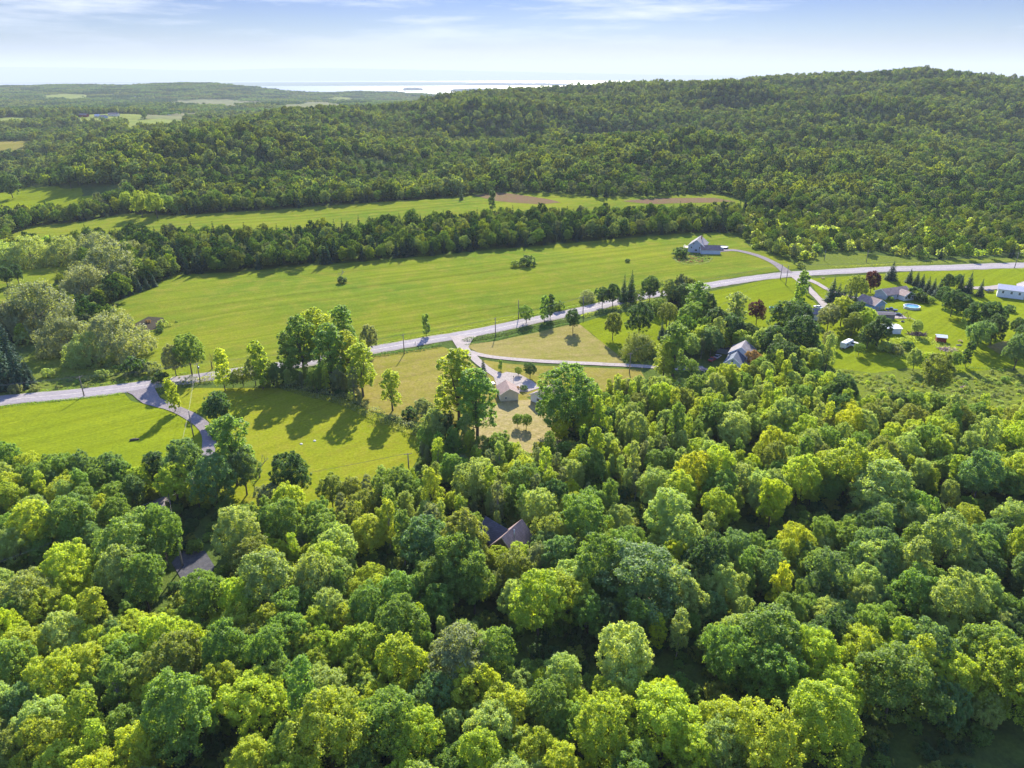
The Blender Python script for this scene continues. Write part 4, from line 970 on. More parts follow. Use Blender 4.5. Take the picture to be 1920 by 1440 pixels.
n_big = sum(1 for h in HAND if h[1] == 'big_wood_tree')
single = near[:292]; ids = set(id(c) for c in single); rest = [c for c in cand if id(c) not in ids]
ORD = ['first', 'second', 'third', 'fourth', 'fifth', 'sixth', 'seventh', 'eighth', 'ninth', 'tenth', 'eleventh', 'twelfth', 'thirteenth', 'fourteenth', 'fifteenth', 'sixteenth', 'seventeenth', 'eighteenth', 'nineteenth', 'twentieth']
ORD += ['twenty-'+q for q in ORD[:9]]+['thirtieth']+['thirty-'+q for q in ORD[:9]]
for c in single:
    c['tone'] = tone_at(c['u'], c['v'], c['q'], 0); hh_ = (c['q']*37) % 1; mid_ = 560 < c['u'] < 1330 and c['v'] < 1010; c['kind'] = 'slender' if hh_ < (.45 if mid_ else .07) else 'cottonwood' if hh_ < (.55 if mid_ else .15) else 'broadleaf'
bands = {}
for c in single: bands.setdefault(int((1500-c['v'])//75), []).append(c)
names_b = ['bottom row', 'second row up', 'third row up', 'fourth row up', 'fifth row up', 'sixth row up', 'seventh row up', 'eighth row up', 'ninth row up', 'tenth row up', 'eleventh row up', 'twelfth row up']
for bk, L in bands.items():
    L.sort(key=lambda c: c['u'])
    tc_ = {}
    for c in L:
        k = c['tone']; tc_[k] = tc_.get(k, 0)+1; form = 'open-crowned' if c['kind'] == 'cottonwood' else 'slender' if c['kind'] == 'slender' else ('big round' if c['s'] > .92 else 'small' if c['s'] < .74 else 'round')
        c['label'] = f"{TONEWORD[k]} {form} tree, {ORD[tc_[k]-1]} such colour from the left, {names_b[min(bk, 11)]}"
for c in single:
    s = c['s']; k = c['kind']
    if k == 'cottonwood': s *= .78
    put_tree(k, 'broadleaf_tree', (c['x'], c['y'], c['z']), s, c['tone'], c['label'], 'tree', 'broadleaved trees of the near wood', tall=.92+.2*((c['q']*13) % 1))
src = [(join_mesh('wood_tree', SP['broadleaf'][i][0], SP['broadleaf'][i][1]), tn) for i, tn in enumerate(['bright', 'mid', 'pale', 'mid', 'blue', 'olive', 'bright', 'pale'])]
src += [(join_mesh('wood_cottonwood', SP['cottonwood'][i][0], SP['cottonwood'][i][1]), tn) for i, tn in enumerate(['mid', 'bright', 'pale'])]
src += [(join_mesh('wood_slender', SP['slender'][i][0], SP['slender'][i][1]), tn) for i, tn in enumerate(['bright', 'grey', 'pale'])]
src += [(src[0][0], 'dark'), (src[2][0], 'grey'), (src[4][0], 'lime')]
tone_idx = {}
for i, (_, tn) in enumerate(src): tone_idx.setdefault(tn, []).append(i)
rows = []
for c in rest:
    tn = tone_at(c['u'], c['v'], c['q'], 0); L = tone_idx.get(tn, [1]); i = L[int(c['q']*97) % len(L)]
    if 560 < c['u'] < 1330 and c['v'] < 1010 and (c['q']*37) % 1 < .45: i = 11+int(c['q']*91) % 3
    rows.append((c['x'], c['y'], c['z'], i, c['s']*(.84 if 8 <= i <= 10 else 1), c['q']*50, .92+.2*((c['q']*13) % 1)))
scatter('near_wood', rows, src, 'remaining broadleaved trees massed behind the front trees of the near wood')
# brush under the trees
x, y = grid_pts(-260, 280, 42, 260, 4.4, .42, rg); r = np.hypot(x, y); a = np.degrees(np.arctan2(x, y)); ok = (np.abs(a) < 43) & (r < 255) & (r > 45); x, y = x[ok], y[ok]
ok = ~clear_mask(x, y, -2.0); x, y = x[ok], y[ok]; z = terr(x, y); n = len(x)
ussrc = [(SP['shrub'][0][0], 'mid'), (SP['shrub'][1][0], 'olive'), (SP['shrub'][2][0], 'dark')]
scatter('undergrowth', np.column_stack([x, y, z-.1, rg.integers(0, 3, n), rg.uniform(.5, 1.15, n), rg.random(n)*6.28, rg.uniform(.8, 1.2, n)]), ussrc, 'dark undergrowth on the floor of the near wood')

# ------------------------------------------------------------------ tree belts, scrub and wooded hills
def mids(): return [(LOD['mid'][i % 4], tn) for i, tn in enumerate(['mid', 'dark', 'pale', 'mid', 'olive', 'bright', 'grey', 'dark'])]+[(LOD['midspruce'][0], 'spruce'), (LOD['midspruce'][1], 'spruce')]+[(LOD['midshrub'][i % 3], tn) for i, tn in enumerate(['mid', 'olive', 'bright', 'pale'])]
x, y = grid_pts(-620, 680, 200, 760, 5.6, .40, rg); r = np.hypot(x, y); a = np.degrees(np.arctan2(x, y)); ok = (np.abs(a) < 43) & (r >= 300) & (r < 700); x, y = x[ok], y[ok]
ok = ~clear_mask(x, y, 0.0); x, y = x[ok], y[ok]; PLn = np.array(PLACED)
ok = np.ones(len(x), bool)
for px_, py_, pr_ in PLACED:
    if math.hypot(px_, py_) > 280: ok &= (x-px_)**2+(y-py_)**2 > (pr_*.8+1.2)**2
x, y = x[ok], y[ok]; z = terr(x, y); n = len(x); rows = []
dep = y*F_[1]+(z-H)*F_[2]; uu = 960+FPX*x/dep; vv = 720-FPX*(y*U_[1]+(z-H)*U_[2])/dep
clump = sum(np.sin(kx*x*4+ky*y*4+p) for kx, ky, p, L in W_small[:5])
clump2 = sum(np.sin(kx*x*7+ky*y*7+p*2) for kx, ky, p, L in W_small[3:8])
for i in range(n):
    q, q2 = rg.random(), rg.random(); sc = rg.uniform(.6, 1.0); u_, v_ = uu[i], vv[i]
    scrub = (u_ > 1380 and v_ > 400) or (u_ < 140 and v_ > 440)
    if scrub:
        if u_ > 1480 and v_ > 470 and q < .35: continue
        if clump2[i] > 2.2 and q < .7: continue
        if q < .62: k = rg.choice([0, 4, 5, 2, 7, 6, 3]); sc = rg.uniform(.38, .66)
        elif q < .92: k = 10+rg.integers(0, 4); sc = rg.uniform(1.1, 2.0)
        else: k = rg.choice([8, 9]); sc = rg.uniform(.4, .7)
    else:
        con = .62 if (clump[i] > .4) else .18
        if 420 < v_ < 500 and 270 < u_ < 900: con += .15
        if 900 < u_ < 1100 and v_ < 420: con = .5
        if q < con: k = rg.choice([8, 9]); sc = rg.uniform(.6, 1.15)
        else: k = int(rg.choice([0, 1, 2, 3, 4, 5, 6, 7], p=[.18, .16, .16, .16, .10, .08, .08, .08])); sc = rg.uniform(.55, .92)
    rows.append((x[i], y[i], z[i]-.1, k, sc, q2*6.28, rg.uniform(.85, 1.2)))
scatter('tree_belt', rows, mids(), 'mixed trees of the belts between the fields and the scrub behind the road')
# hills
rg = np.random.default_rng(21)
x, y = grid_pts(-1750, 1750, 500, 2450, 7.2, .46, rg); r = np.hypot(x, y); az_ = np.arctan2(x, y); cr = np.interp(az_, crest_az, crest_r)
ok = (np.abs(np.degrees(az_)) < 41) & (r >= 700) & ((r < cr+180) | ((az_ < azimuth(620)) & (r < 2350)))
x, y, r = x[ok], y[ok], r[ok]; ok = ~clear_mask(x, y, 0.0); x, y, r = x[ok], y[ok], r[ok]; z = terr(x, y); n = len(x)
hsrc = [(LOD['hill'][i % 4], tn) for i, tn in enumerate(['mid', 'olive', 'pale', 'mid', 'bright', 'dark', 'grey', 'olive'])]+[(LOD['hillspruce'][0], 'spruce'), (LOD['hillspruce'][1], 'dark')]
pat = sum(np.sin(kx*x+ky*y+p) for kx, ky, p, L in W_fold[:8])/2; pat2 = sum(np.sin(kx*x*1.7+ky*y*1.7+p*3) for kx, ky, p, L in W_fold[4:12])/2
con = np.clip(.14+.5*(pat > .8)+.25*((z > 70) & (x < 250) & (x > -450)), 0, .8); q = rg.random(n)
light = rg.choice([1, 2, 4, 7, 0, 2], n); deep = rg.choice([0, 3, 5, 6, 5, 3], n)
idx = np.where(q < con, rg.integers(8, 10, n), np.where(rg.random(n) < np.clip(.5+pat2*.5, .05, .93), light, deep))
sc = (.48+.62*rg.random(n)**1.4)*np.where(idx > 7, 1.0, 1)*(1+.2*np.clip(pat2, -1, 1)); kp = ~((pat2 < -1.7) & (rg.random(n) < .75)); x, y, z, idx, sc, r = x[kp], y[kp], z[kp], idx[kp], sc[kp], r[kp]; n = len(x)
scatter('hill_forest', np.column_stack([x, y, z-.3, idx, sc, rg.random(n)*6.28, rg.uniform(.8, 1.15, n)]), hsrc, 'unbroken mixed forest covering the long hill behind the fields')
# far low country: whole stands at a time
x, y = grid_pts(-4600, 2600, 2000, 7200, 68, .4, rg); r = np.hypot(x, y); az_ = np.arctan2(x, y)
ok = (np.abs(np.degrees(az_)) < 41) & (r > 2320) & (r < 6600) & (az_ < azimuth(930)); x, y = x[ok], y[ok]; z = terr(x, y)
ok = (z > -108) & ~clear_mask(x, y, 0.0); pat = sum(np.sin(kx*x*1.2+ky*y*1.2+p) for kx, ky, p, L in W_far[:7]); ok &= ~((pat > 2.6) & (np.hypot(x, y) < 4200))
x, y, z = x[ok], y[ok], z[ok]; n = len(x)
scatter('far_forest', np.column_stack([x, y, z-1.0, rg.integers(0, 5, n), rg.uniform(.9, 1.25, n), rg.random(n)*6.28, rg.uniform(.7, 1.1, n)]), [(LOD['patch'][0], 'dark'), (LOD['patch'][1], 'mid'), (LOD['patch'][2], 'dark'), (LOD['patch'][1], 'olive'), (LOD['patch'][0], 'mid')], 'hazy woods of the far low country before the lake')
# islands and far points in the lake: land with its trees
M_isle = ground_mat('island_woods', (.04, .06, .03), (.03, .05, .025), (.05, .06, .03), .01, bump=.4)
def island(name, u0, u1, v, hgt, lab, depth=.5):
    d0, d1 = ray(u0, v), ray(u1, v); k = (LAKE-H)/d0[2]; a_ = Vector(d0*k); b_ = Vector(d1*k); c_ = (a_+b_)/2; L = (b_-a_).length/2; vs = []; fs = []; n = 40; rg_ = random.Random(len(lab))
    prof = [(1, 0), (.97, .55), (.86, .8), (.6, 1), (.25, 1.05)]
    for f, hh in prof:
        for k in range(n):
            t_ = 6.2832*k/n; w_ = 1+.10*math.sin(3*t_+1)+.06*math.sin(7*t_); vs.append((L*f*w_*math.cos(t_), L*depth*f*w_*math.sin(t_), hgt*hh*(1+rg_.uniform(-.16, .16)*(hh > 0))))
    m_ = MB(); m_.add(vs, [(i*n+k, i*n+(k+1) % n, (i+1)*n+(k+1) % n, (i+1)*n+k) for i in range(len(prof)-1) for k in range(n)]+[tuple(range(4*n, 5*n))])
    o = m_.build(name, M_isle); o.location = (c_.x, c_.y, LAKE-.5); tag(o, lab, kind='structure')
island('island', 755, 791, 169.5, 38, 'small wooded island in the lake', .5)
island('island', 843, 960, 171.5, 40, 'low wooded point reaching into the lake behind the ridge', .35)
island('island', 870, 1060, 160.5, 52, 'long thin island across the far lake', .12)
# ------------------------------------------------------------------ hedges and rough verges
def hedge(name, px, width, height, tone, label, dens=9.0, ls=.34, kind=None, cat=None, off=0.0):
    L = smooth_line(PX(px), 1.5); L = offset_line(L, off) if off else L; rg_ = np.random.default_rng(len(label)); C = []; N_ = []; S_ = []
    o0 = L[0]; 
    for a_, b_ in zip(L, L[1:]):
        d = b_-a_; ln = d.length; n_ = int(dens*ln*(width+height)); t_ = rg_.random(n_); nn = np.array([-d.y, d.x, 0])/ln
        th = rg_.uniform(-.15, math.pi+.15, n_); hh = height*(.75+.35*math.sin(a_.x*.9)+.2*rg_.random(n_)); rr_ = .75+.3*rg_.random(n_)
        s_ = np.cos(th)*width/2*rr_; z_ = np.abs(np.sin(th))*hh*rr_
        p_ = np.array(a_)+t_[:, None]*np.array(d)+nn*s_[:, None]; p_[:, 2] += z_
        C.append(p_); N_.append(nn*np.cos(th)[:, None]+np.array([0, 0, 1])*np.sin(th)[:, None]+rg_.normal(size=(n_, 3))*.5); S_.append(ls*(.7+.6*rg_.random(n_)))
    C = np.vstack(C)-np.array(o0); me = leaf_mesh(name, C, np.vstack(N_), np.concatenate(S_), M_leaf, rg_)
    o = link(bpy.data.objects.new(name, me)); o.location = o0; o.color = (*TONE[tone], 1); tag(o, label, cat, None, kind); return o
hedge('hedge', [(692, 669), (745, 662), (790, 656), (828, 648)], 3.2, 1.2, 'dark', 'low dark hedge between the road and the front grass', cat='hedge')
hedge('hedge', [(868, 640), (925, 631), (1000, 615), (1060, 602)], 3.4, 1.4, 'dark', 'long dark hedge between the road and the dry paddock', cat='hedge')
hedge('hedge', [(1092, 595), (1140, 582), (1180, 573), (1225, 564)], 3.6, 1.6, 'olive', 'ragged hedge continuing beside the green strip', cat='hedge')
hedge('hedge', [(872, 648), (925, 638), (1000, 621), (1066, 607)], 1.0, .7, 'dark', 'thin line of weeds bordering the dry paddock', cat='hedge')
hedge('hedge', [(-40, 770), (60, 757), (150, 748), (228, 739)], 1.6, .6, 'mid', 'low grassy bank between the road and the west lawn', cat='hedge')
hedge('hedge', [(296, 496+238), (340, 722), (400, 712), (470, 704), (540, 704)], 5.0, 2.6, 'olive', 'thick mixed hedgerow between the road and the middle lawn', cat='hedge')
hedge('hedge', [(535, 725), (580, 738), (640, 752), (700, 778), (755, 800), (790, 812)], 5.5, 3.2, 'grey', 'shaded hedgerow under the cottonwoods dividing the two lawns', cat='hedge')
hedge('hedge', [(1500, 536), (1500, 537.5)], .5, .4, 'mid', 'weed tuft by the mailbox', cat='weeds')
hedge('hedge', [(1262, 483), (1275, 494), (1300, 497), (1326, 493), (1336, 484)], 1.0, .8, 'grey', 'low clipped edging around the planted bed', cat='hedge')
hedge('hedge', [(1790, 690), (1830, 691), (1870, 692), (1905, 692)], 1.2, .8, 'dark', 'broken line of weeds across the lower lawn', cat='hedge', dens=5)
hedge('hedge', [(1650, 652), (1690, 640), (1730, 638), (1770, 650), (1800, 664)], 7, 1.5, 'pale', 'brushy bank of mixed low growth below the white shed', cat='brush', dens=4)
hedge('hedge', [(1660, 664), (1700, 662), (1745, 668), (1790, 676)], 9, 1.2, 'grey', 'tangled brush at the foot of the bank beside the wood pile', cat='brush', dens=4)
for i, (pl, lab) in enumerate([([(0, 740), (150, 727), (300, 707), (355, 700)], 'tall weeds on the far verge of the road near the willows'), ([(395, 694), (540, 675), (640, 659), (800, 630), (900, 611), (975, 595)], 'tall weeds on the far verge along the hay field'), ([(985, 595), (1090, 572), (1180, 553), (1270, 538)], 'tall weeds under the verge trees'), ([(1560, 502), (1700, 495), (1900, 489)], 'tall weeds on the far verge in front of the scrub')]):
    hedge('verge_grass', pl, 2.6, .55, 'olive' if i % 2 else 'mid', lab, kind='stuff', dens=6)
def brush(name, polys, step, tones, label, smin, smax):
    pts_ = []
    for pl in polys:
        W_ = [(p.x, p.y) for p in PX(pl)]; xs = [p[0] for p in W_]; ys = [p[1] for p in W_]
        x_, y_ = grid_pts(min(xs), max(xs), min(ys), max(ys), step, .5, rg); ok_ = inside(np.column_stack([x_, y_]), W_); x_, y_ = x_[ok_], y_[ok_]
        keep = (np.sin(x_*.11+1)+np.sin(y_*.16)+np.sin((x_+y_)*.07)+rg.normal(size=len(x_))*.9) > -.3; x_, y_ = x_[keep], y_[keep]
        pts_.append(np.column_stack([x_, y_, terr(x_, y_), rg.integers(0, len(tones), len(x_)), rg.uniform(smin, smax, len(x_)), rg.random(len(x_))*6.28, rg.uniform(.5, 1.0, len(x_))]))
    scatter(name, np.vstack(pts_), [(LOD['midshrub'][i % 3], t_) for i, t_ in enumerate(tones)], label)
brush('meadow_brush', [[(1575, 690), (1640, 702), (1700, 692), (1800, 702), (1900, 694), (2060, 700), (2060, 790), (1780, 785), (1650, 755)]], 2.4, ['pale', 'mid', 'olive', 'bright', 'grey'], 'low weeds and bushes of the overgrown meadow', .18, .55)
brush('willow_brush', [[(-40, 735), (20, 690), (100, 660), (180, 660), (270, 690), (330, 704), (150, 728)], [(252, 622), (300, 624), (330, 612), (336, 602), (310, 612)], [(268, 708), (345, 700), (345, 712), (280, 718)]], 3.0, ['pale', 'mid', 'olive', 'silver'], 'weeds and low bushes between the willows and the road', .2, .6)
brush('bed_planting', [[(1264, 482), (1276, 476), (1310, 475), (1332, 484), (1324, 491), (1300, 494), (1275, 492)]], 1.6, ['pale', 'rust', 'mid', 'grey'], 'mixed low planting filling the oval bed', .18, .34)
brush('corner_weeds', [[(770, 840), (800, 828), (825, 850), (810, 890), (760, 925), (735, 930)]], 2.2, ['bright', 'mid', 'bright'], 'bright weeds where the middle lawn meets the wood', .25, .6)

# ------------------------------------------------------------------ poles and wires
M_pole = plain('weathered_pole', (.20, .17, .15), .9, .1, .2, 1.2); M_wire = plain('wire', (.16, .15, .14), .5, .5, .05); M_wirelite = plain('pale_wire', (.18, .18, .13), .5, .5, .05)
M_white = plain('white_paint', (.78, .78, .76), .5, .4, .06); M_metal = plain('grey_metal', (.42, .43, .45), .4, .5, .1, 2, .6); M_glass = plain('window_glass', (.03, .045, .06), .12, .6, .1)
M_insul = plain('insulator_glass', (.32, .30, .28), .3, .5, .1)
TIP = {}
def pole(key, u, v, vtop, label, arms=1, mat=None, can=False, yaw=None):
    p, h = based_at('x', u, v, vtop, 1.0); e = empty('utility_pole', p, 0.0); tag(e, label, 'pole', 'utility poles')
    yaw = yaw if yaw is not None else 1.2
    b = MB(); b.tube([(0, 0, -.8), (0, 0, h*.5), (0, 0, h)], [.22, .19, .14], 8); b.build('shaft', mat or M_pole, e, True)
    c_, s_ = math.cos(yaw), math.sin(yaw); ends = []
    for k in range(arms):
        z = h-.35-.9*k; b = MB(); M_ = Matrix.Rotation(yaw, 4, 'Z'); b.box((0, .16, z), (2.4, .12, .14), M_); b.build('crossarm', M_pole, e)
        for x_ in (-1.05, 0, 1.05):
            b = MB(); b.lathe([(.0, 0), (.07, .02), (.05, .1), (.08, .14), (0, .24)], 8, tuple(M_ @ Vector((x_, .16, z+.07)))); b.build('insulator', M_insul, e, True)
            if k == 0: ends.append(Vector(p)+M_ @ Vector((x_, .16, z+.3)))
    if can: b = MB(); b.lathe([(0, 0), (.26, 0), (.26, .8), (0, .86)], 12, (.38, 0, h-2.2)); b.build('transformer', M_metal, e, True)
    if not ends: ends = [Vector(p)+Vector((0, 0, h-.1))]*3
    TIP[key] = ends; return e
pole('a', 158, 743, 706, 'pole standing on the near verge of the road by the west lawn')
pole('b', 376, 718, 681, 'crossarmed pole beside the leaning roadside tree', 1, can=True)
pole('c', 363, 819, 771, 'pole on the west lawn inside the bend of the curving drive', 0)
pole('d', 323, 960, 926, 'dark pole beside the gravel under the slim bare-trunked tree', 0)
pole('e', 343, 1062, 1000, 'whitish pole at the shaded paved yard', 0, M_palebark)
pole('f', 758, 664, 627, 'pole in the low hedge at the top of the front grass')
pole('g', 929, 631, 596, 'pole in the long dark hedge whose shadow crosses the dry paddock')
pole('h', 972, 598, 562, 'thin pole on the field verge left of the twin small trees', 0)
pole('i', 1093, 587, 556, 'pole in front of the silver verge willow')
pole('j', 1463, 524, 496, 'left of the twin poles where the farmhouse drive leaves the road')
pole('k', 1473, 535, 498, 'right of the twin poles where the farmhouse drive leaves the road', 0)
pole('l', 1902, 503, 474, 'crossarmed pole on the near verge at the right edge')
pole('m', 1545, 489, 468, 'grey pole in the scrub behind the junction', 0); pole('n', 1624, 492, 468, 'pole in the scrub left of the lone broad spruce', 0)
pole('o', 1180, 700, 662, 'crossarmed pole in front of the big dome-shaped tree', 1, yaw=.3)
pole('p', 767, 886, 850, 'small crossarmed pole at the lower corner of the middle lawn', 1, yaw=.3)
def wires(a_, b_, sag, label, n_=3, mat=None, r_=.022):
    A_ = TIP[a_] if isinstance(a_, str) else a_; B_ = TIP[b_] if isinstance(b_, str) else b_; e = empty('power_line', A_[0]); tag(e, label, 'power line', 'power lines')
    for k in range(n_):
        p, q = A_[k % 3], B_[k % 3]; pts_ = [p.lerp(q, f/14)-Vector((0, 0, sag*4*(f/14)*(1-f/14))) for f in range(15)]
        if A_[0] == A_[1] and B_[0] == B_[1]: pts_ = [w_-Vector((0, 0, .35*k)) for w_ in pts_]
        b = MB(); b.tube([w_-A_[0] for w_ in pts_], r_, 4, False); b.build('wire', mat or M_wire, e)
def off(u, v, dz): p = P(u, v); return [Vector((p.x+k*.9, p.y, p.z+dz)) for k in (-1, 0, 1)]
wires(off(-260, 790, 9), 'a', .6, 'wires running off the left edge from the pole by the west lawn'); wires('a', 'b', .8, 'wires along the road over the mouth of the curving drive')
wires('b', 'f', 1.2, 'wires along the road past the cottonwoods'); wires('f', 'g', .8, 'wires over the road above the front grass'); wires('g', 'i', .8, 'wires over the long dark hedge')
wires('i', 'j', 1.6, 'wires along the road past the dark grove'); wires('j', 'l', 2.0, 'wires along the road above the ranch lawns'); wires('l', off(2250, 492, 9), .6, 'wires leaving at the right edge')
wires('b', 'c', .5, 'bright pair of wires dropping over the middle lawn', 2, M_wirelite, .022); wires('c', 'd', .5, 'wires from the west lawn pole down to the gravel', 2, M_wirelite, .022)
wires('p', 'd', .8, 'wires crossing above the trees below the middle lawn', 2, M_wirelite, .022); wires('d', off(-60, 1150, 9.5), .8, 'wires crossing over the left wood to the edge', 2, M_wirelite, .022)
wires('o', 'k', 1.2, 'wires passing over the dark grove from the dome-shaped tree', 2, M_wirelite, .022); wires('o', off(1005, 800, 4), .8, 'wires dropping towards the white house beside the garage', 2, M_wirelite, .022)
wires('d', 'e', .3, 'short wires down to the whitish pole', 1)

# ------------------------------------------------------------------ buildings
def gable(name, label, p, yaw, L, W, wh, rh, wallm, roofm, over=.4, wins=(), doors=(), parent=None, cat='house', z0=0.0, local=(0, 0), lyaw=0.0, trim=None, chimney=None, root=None, asym=0.0):
    """ridge along local y; W across x. wins: (face, along, height, w, h) with face in front/back/left/right"""
    e = root or empty(name, p, yaw)
    if root is None: tag(e, label, cat)
    M_ = Matrix.Translation((local[0], local[1], 0)) @ Matrix.Rotation(lyaw, 4, 'Z'); ax = asym*W/2
    b = MB(); prof = [(-W/2, -.5), (W/2, -.5), (W/2, wh), (ax, wh+rh), (-W/2, wh)]; b.prism(prof, -L/2, L/2); b.v = [tuple(M_ @ Vector(q)) for q in b.v]; b.build('wall', wallm, e)
    for sgn in (-1, 1):
        run = W/2-sgn*ax; sl = math.hypot(run, rh); nx, nz = sgn*rh/sl, run/sl; ex = sgn*(W/2)+sgn*over*run/sl; ez = wh-over*rh/sl
        b = MB(); t_ = .16; prof = [(ax, wh+rh+.01), (ex, ez+.01), (ex+nx*t_, ez+nz*t_+.01), (ax, wh+rh+t_/nz+.01)]; b.prism(prof if sgn > 0 else prof[::-1], -L/2-over, L/2+over)
        b.v = [tuple(M_ @ Vector(q)) for q in b.v]; b.build('roof', roofm, e)
        if trim:
            for ye in (-1, 1):
                b = MB(); y0_ = ye*(L/2+over)+(.0 if ye > 0 else -.06); prof = [(ax, wh+rh-.14), (ex, ez-.14), (ex+nx*.2, ez+nz*.2+.02), (ax, wh+rh+.2)]; b.prism(prof if sgn > 0 else prof[::-1], y0_, y0_+.06)
                b.v = [tuple(M_ @ Vector(q)) for q in b.v]; b.build('trim', trim, e)
    def place(face, al, z, w_, d_, h_, out):
        b = MB()
        if face == 'front': b.box((al, -L/2-out, z), (w_, d_, h_))
        elif face == 'back': b.box((al, L/2+out, z), (w_, d_, h_))
        elif face == 'right': b.box((W/2+out, al, z), (d_, w_, h_))
        else: b.box((-W/2-out, al, z), (d_, w_, h_))
        b.v = [tuple(M_ @ Vector(q)) for q in b.v]; return b
    for face, al, z, w_, h_ in wins:
        f = place(face, al, z, w_+.22, .07, h_+.22, .035).build('window', M_white, e); place(face, al, z, w_, .04, h_, .09).build('pane', M_glass, f)
        place(face, al, z, .05, .03, h_, .125).build('glazing_bar', M_white, f)
    for face, al, w_, h_, dm in doors:
        f = place(face, al, h_/2, w_, .08, h_, .04).build('door', dm, e)
        if w_ > 2:
            for k in range(1, 4): place(face, al, h_*k/4, w_-.1, .03, .05, .095).build('panel_joint', M_metal, f)
        else: place(face, al+w_*.35, 1.05, .08, .06, .08, .10).build('handle', M_metal, f)
    if chimney: b = MB(); b.box((chimney[0], chimney[1], wh+rh*.6+.6), (.7, .7, rh*.8+1.2)); b.v = [tuple(M_ @ Vector(q)) for q in b.v]; b.build('chimney', plain('brick_red', (.28, .14, .10), .9, .1, .2, 3), e)
    return e
S_blue = siding('pale_blue_siding', (.50, .56, .62)); S_white = siding('white_siding', (.74, .75, .76)); S_cream = siding('cream_siding', (.66, .60, .46)); S_dark = siding('dark_brown_siding', (.11, .085, .08), .2)
S_red = siding('barn_red_boards', (.22, .035, .03), .3); S_grey = siding('grey_siding', (.40, .44, .50)); S_bluedark = siding('blue_siding', (.22, .36, .48))
R_grey = shingles('grey_shingles', (.23, .21, .23)); R_brown = shingles('brown_shingles', (.27, .19, .17)); R_tan = shingles('tan_shingles', (.36, .26, .22)); R_dark = shingles('dark_shingles', (.085, .08, .10)); R_white = plain('white_metal_roof', (.78, .78, .78), .4, .4, .05)
R_blue = shingles('blue_grey_shingles', (.12, .15, .20)); R_lt = plain('pale_metal_roof', (.52, .50, .53), .45, .4, .1); M_concrete = plain('concrete', (.50, .47, .44), .9, .1, .12); M_deck = plain('deck_boards', (.48, .42, .35), .85, .1, .2, 3)
rad = math.radians
# grey farmhouse
p = P(1308, 470); e = gable('farmhouse', 'grey-blue farmhouse with a steep gable and garage wing in the upper hay field', p, rad(-24), 14, 10.5, 4.6, 4.0, S_grey, R_grey, .5, [('front', -3, 3.4, 1.0, 1.3), ('front', 0, 1.8, 1.6, 1.3), ('front', 2.4, 3.6, 1.0, 1.3), ('front', -1.8, 6.0, .9, 1.1), ('left', 2, 2.4, 1.0, 1.2)], [('left', -3, 1.0, 2.1, M_white)], trim=M_white, chimney=(1.5, 2))
gable('', '', p, 0, 12.5, 7.5, 3.1, 2.2, S_blue, R_brown, .4, [('right', 2.0, 1.9, 1.8, 1.1), ('right', -3.4, 1.9, 1.0, 1.1)], [('back', 0, 3.0, 2.4, M_white)], root=e, local=(8.6, -4.6), lyaw=rad(90+24-4), trim=M_white)
b = MB(); b.box((-7.4, 2, 1.5), (4.4, 6, .18)); b.build('deck', M_deck, e)
for i, (x_, y_) in enumerate([(-9.4, -.8), (-9.4, 4.8), (-5.6, 4.8), (-5.6, -.8)]): b = MB(); b.box((x_, y_, .7), (.16, .16, 2.4)); b.build('deck_post', M_deck, e)
b = MB(); b.box((-9.5, 2, 2.35), (.08, 6, .1)); b.box((-7.4, -1.0, 2.35), (4.3, .08, .1)); b.build('railing', M_white, e)
# white house among the trees
p = P(1376, 690); yw = rad(-27)
e = gable('white_house', 'white house of two joined gabled blocks half hidden by the dark grove', p, yw, 9, 6.6, 3.4, 2.5, S_white, R_blue, .35, [('front', -.2, 4.4, .7, 1.0), ('front', -1.8, 1.9, .9, 1.2), ('front', 1.8, 1.9, .9, 1.2)], [('front', 0, 1.0, 2.0, M_white)], trim=M_white)
gable('', '', p, 0, 8.5, 9.0, 4.6, 2.9, S_white, R_grey, .4, [('right', 1.5, 3.0, 1.2, 1.2), ('right', -2.0, 3.0, 1.2, 1.2), ('front', 3.4, 2.4, .8, 1.2)], root=e, local=(1.2, 8.8), trim=M_white)
p2 = P(1361, 660); e = gable('carport', 'low dark-roofed carport behind the white house', p2, rad(60), 6.5, 5.5, 2.4, .7, plain('blue_grey_boards', (.20, .22, .26), .8, .2), R_dark, .3, doors=[('front', 0, 3.6, 2.1, M_metal)], cat='carport')  # carport walls in a dark blue-grey board colour
# cottage
gable('cottage', 'small white cottage with a dark grey roof beside the silver-leaved tree', P(1517, 597), rad(90-8), 8.0, 6.0, 3.1, 1.9, S_white, R_grey, .35, [('right', -2.4, 2.0, .9, .9), ('right', 0.2, 2.0, .9, .9), ('right', 2.4, 2.0, .9, .9), ('front', 0, 2, .9, .9), ('left', 0, 2, .9, .9)], [('right', 1.3, .95, 2.0, M_pole)], trim=M_white)
# ranch house
p = P(1672, 557); e = gable('ranch_house', 'long pale ranch house with a brown roof and a front gable above the white pool', p, rad(90-200), 16, 8.0, 3.0, 2.2, S_grey, R_tan, .5, [('left', -5.5, 1.8, 1.5, 1.2), ('left', -2.6, 1.8, 1.1, 1.2), ('left', 0.6, 1.8, 1.1, 1.2)], [('left', -1.0, 1.0, 2.0, M_white)], trim=M_white)
e.rotation_euler.z = rad(-70)
# after that turn the camera side of the ranch is its right side
for ch in list(e.children):
    if ch.name.split('.')[0] in ('window', 'door'):
        for c2 in list(ch.children): c2.rotation_euler.z = 0
        ch.rotation_euler.z = math.pi
gable('', '', p, 0, 5.0, 7.0, 2.8, 1.9, S_white, R_tan, .4, [('front', -2.2, 1.7, 1.0, 1.2), ('front', 0, 1.7, 1.2, 1.2), ('front', 2.2, 1.7, 1.0, 1.2)], root=e, local=(5.4, 3.2), lyaw=rad(90), trim=M_white)
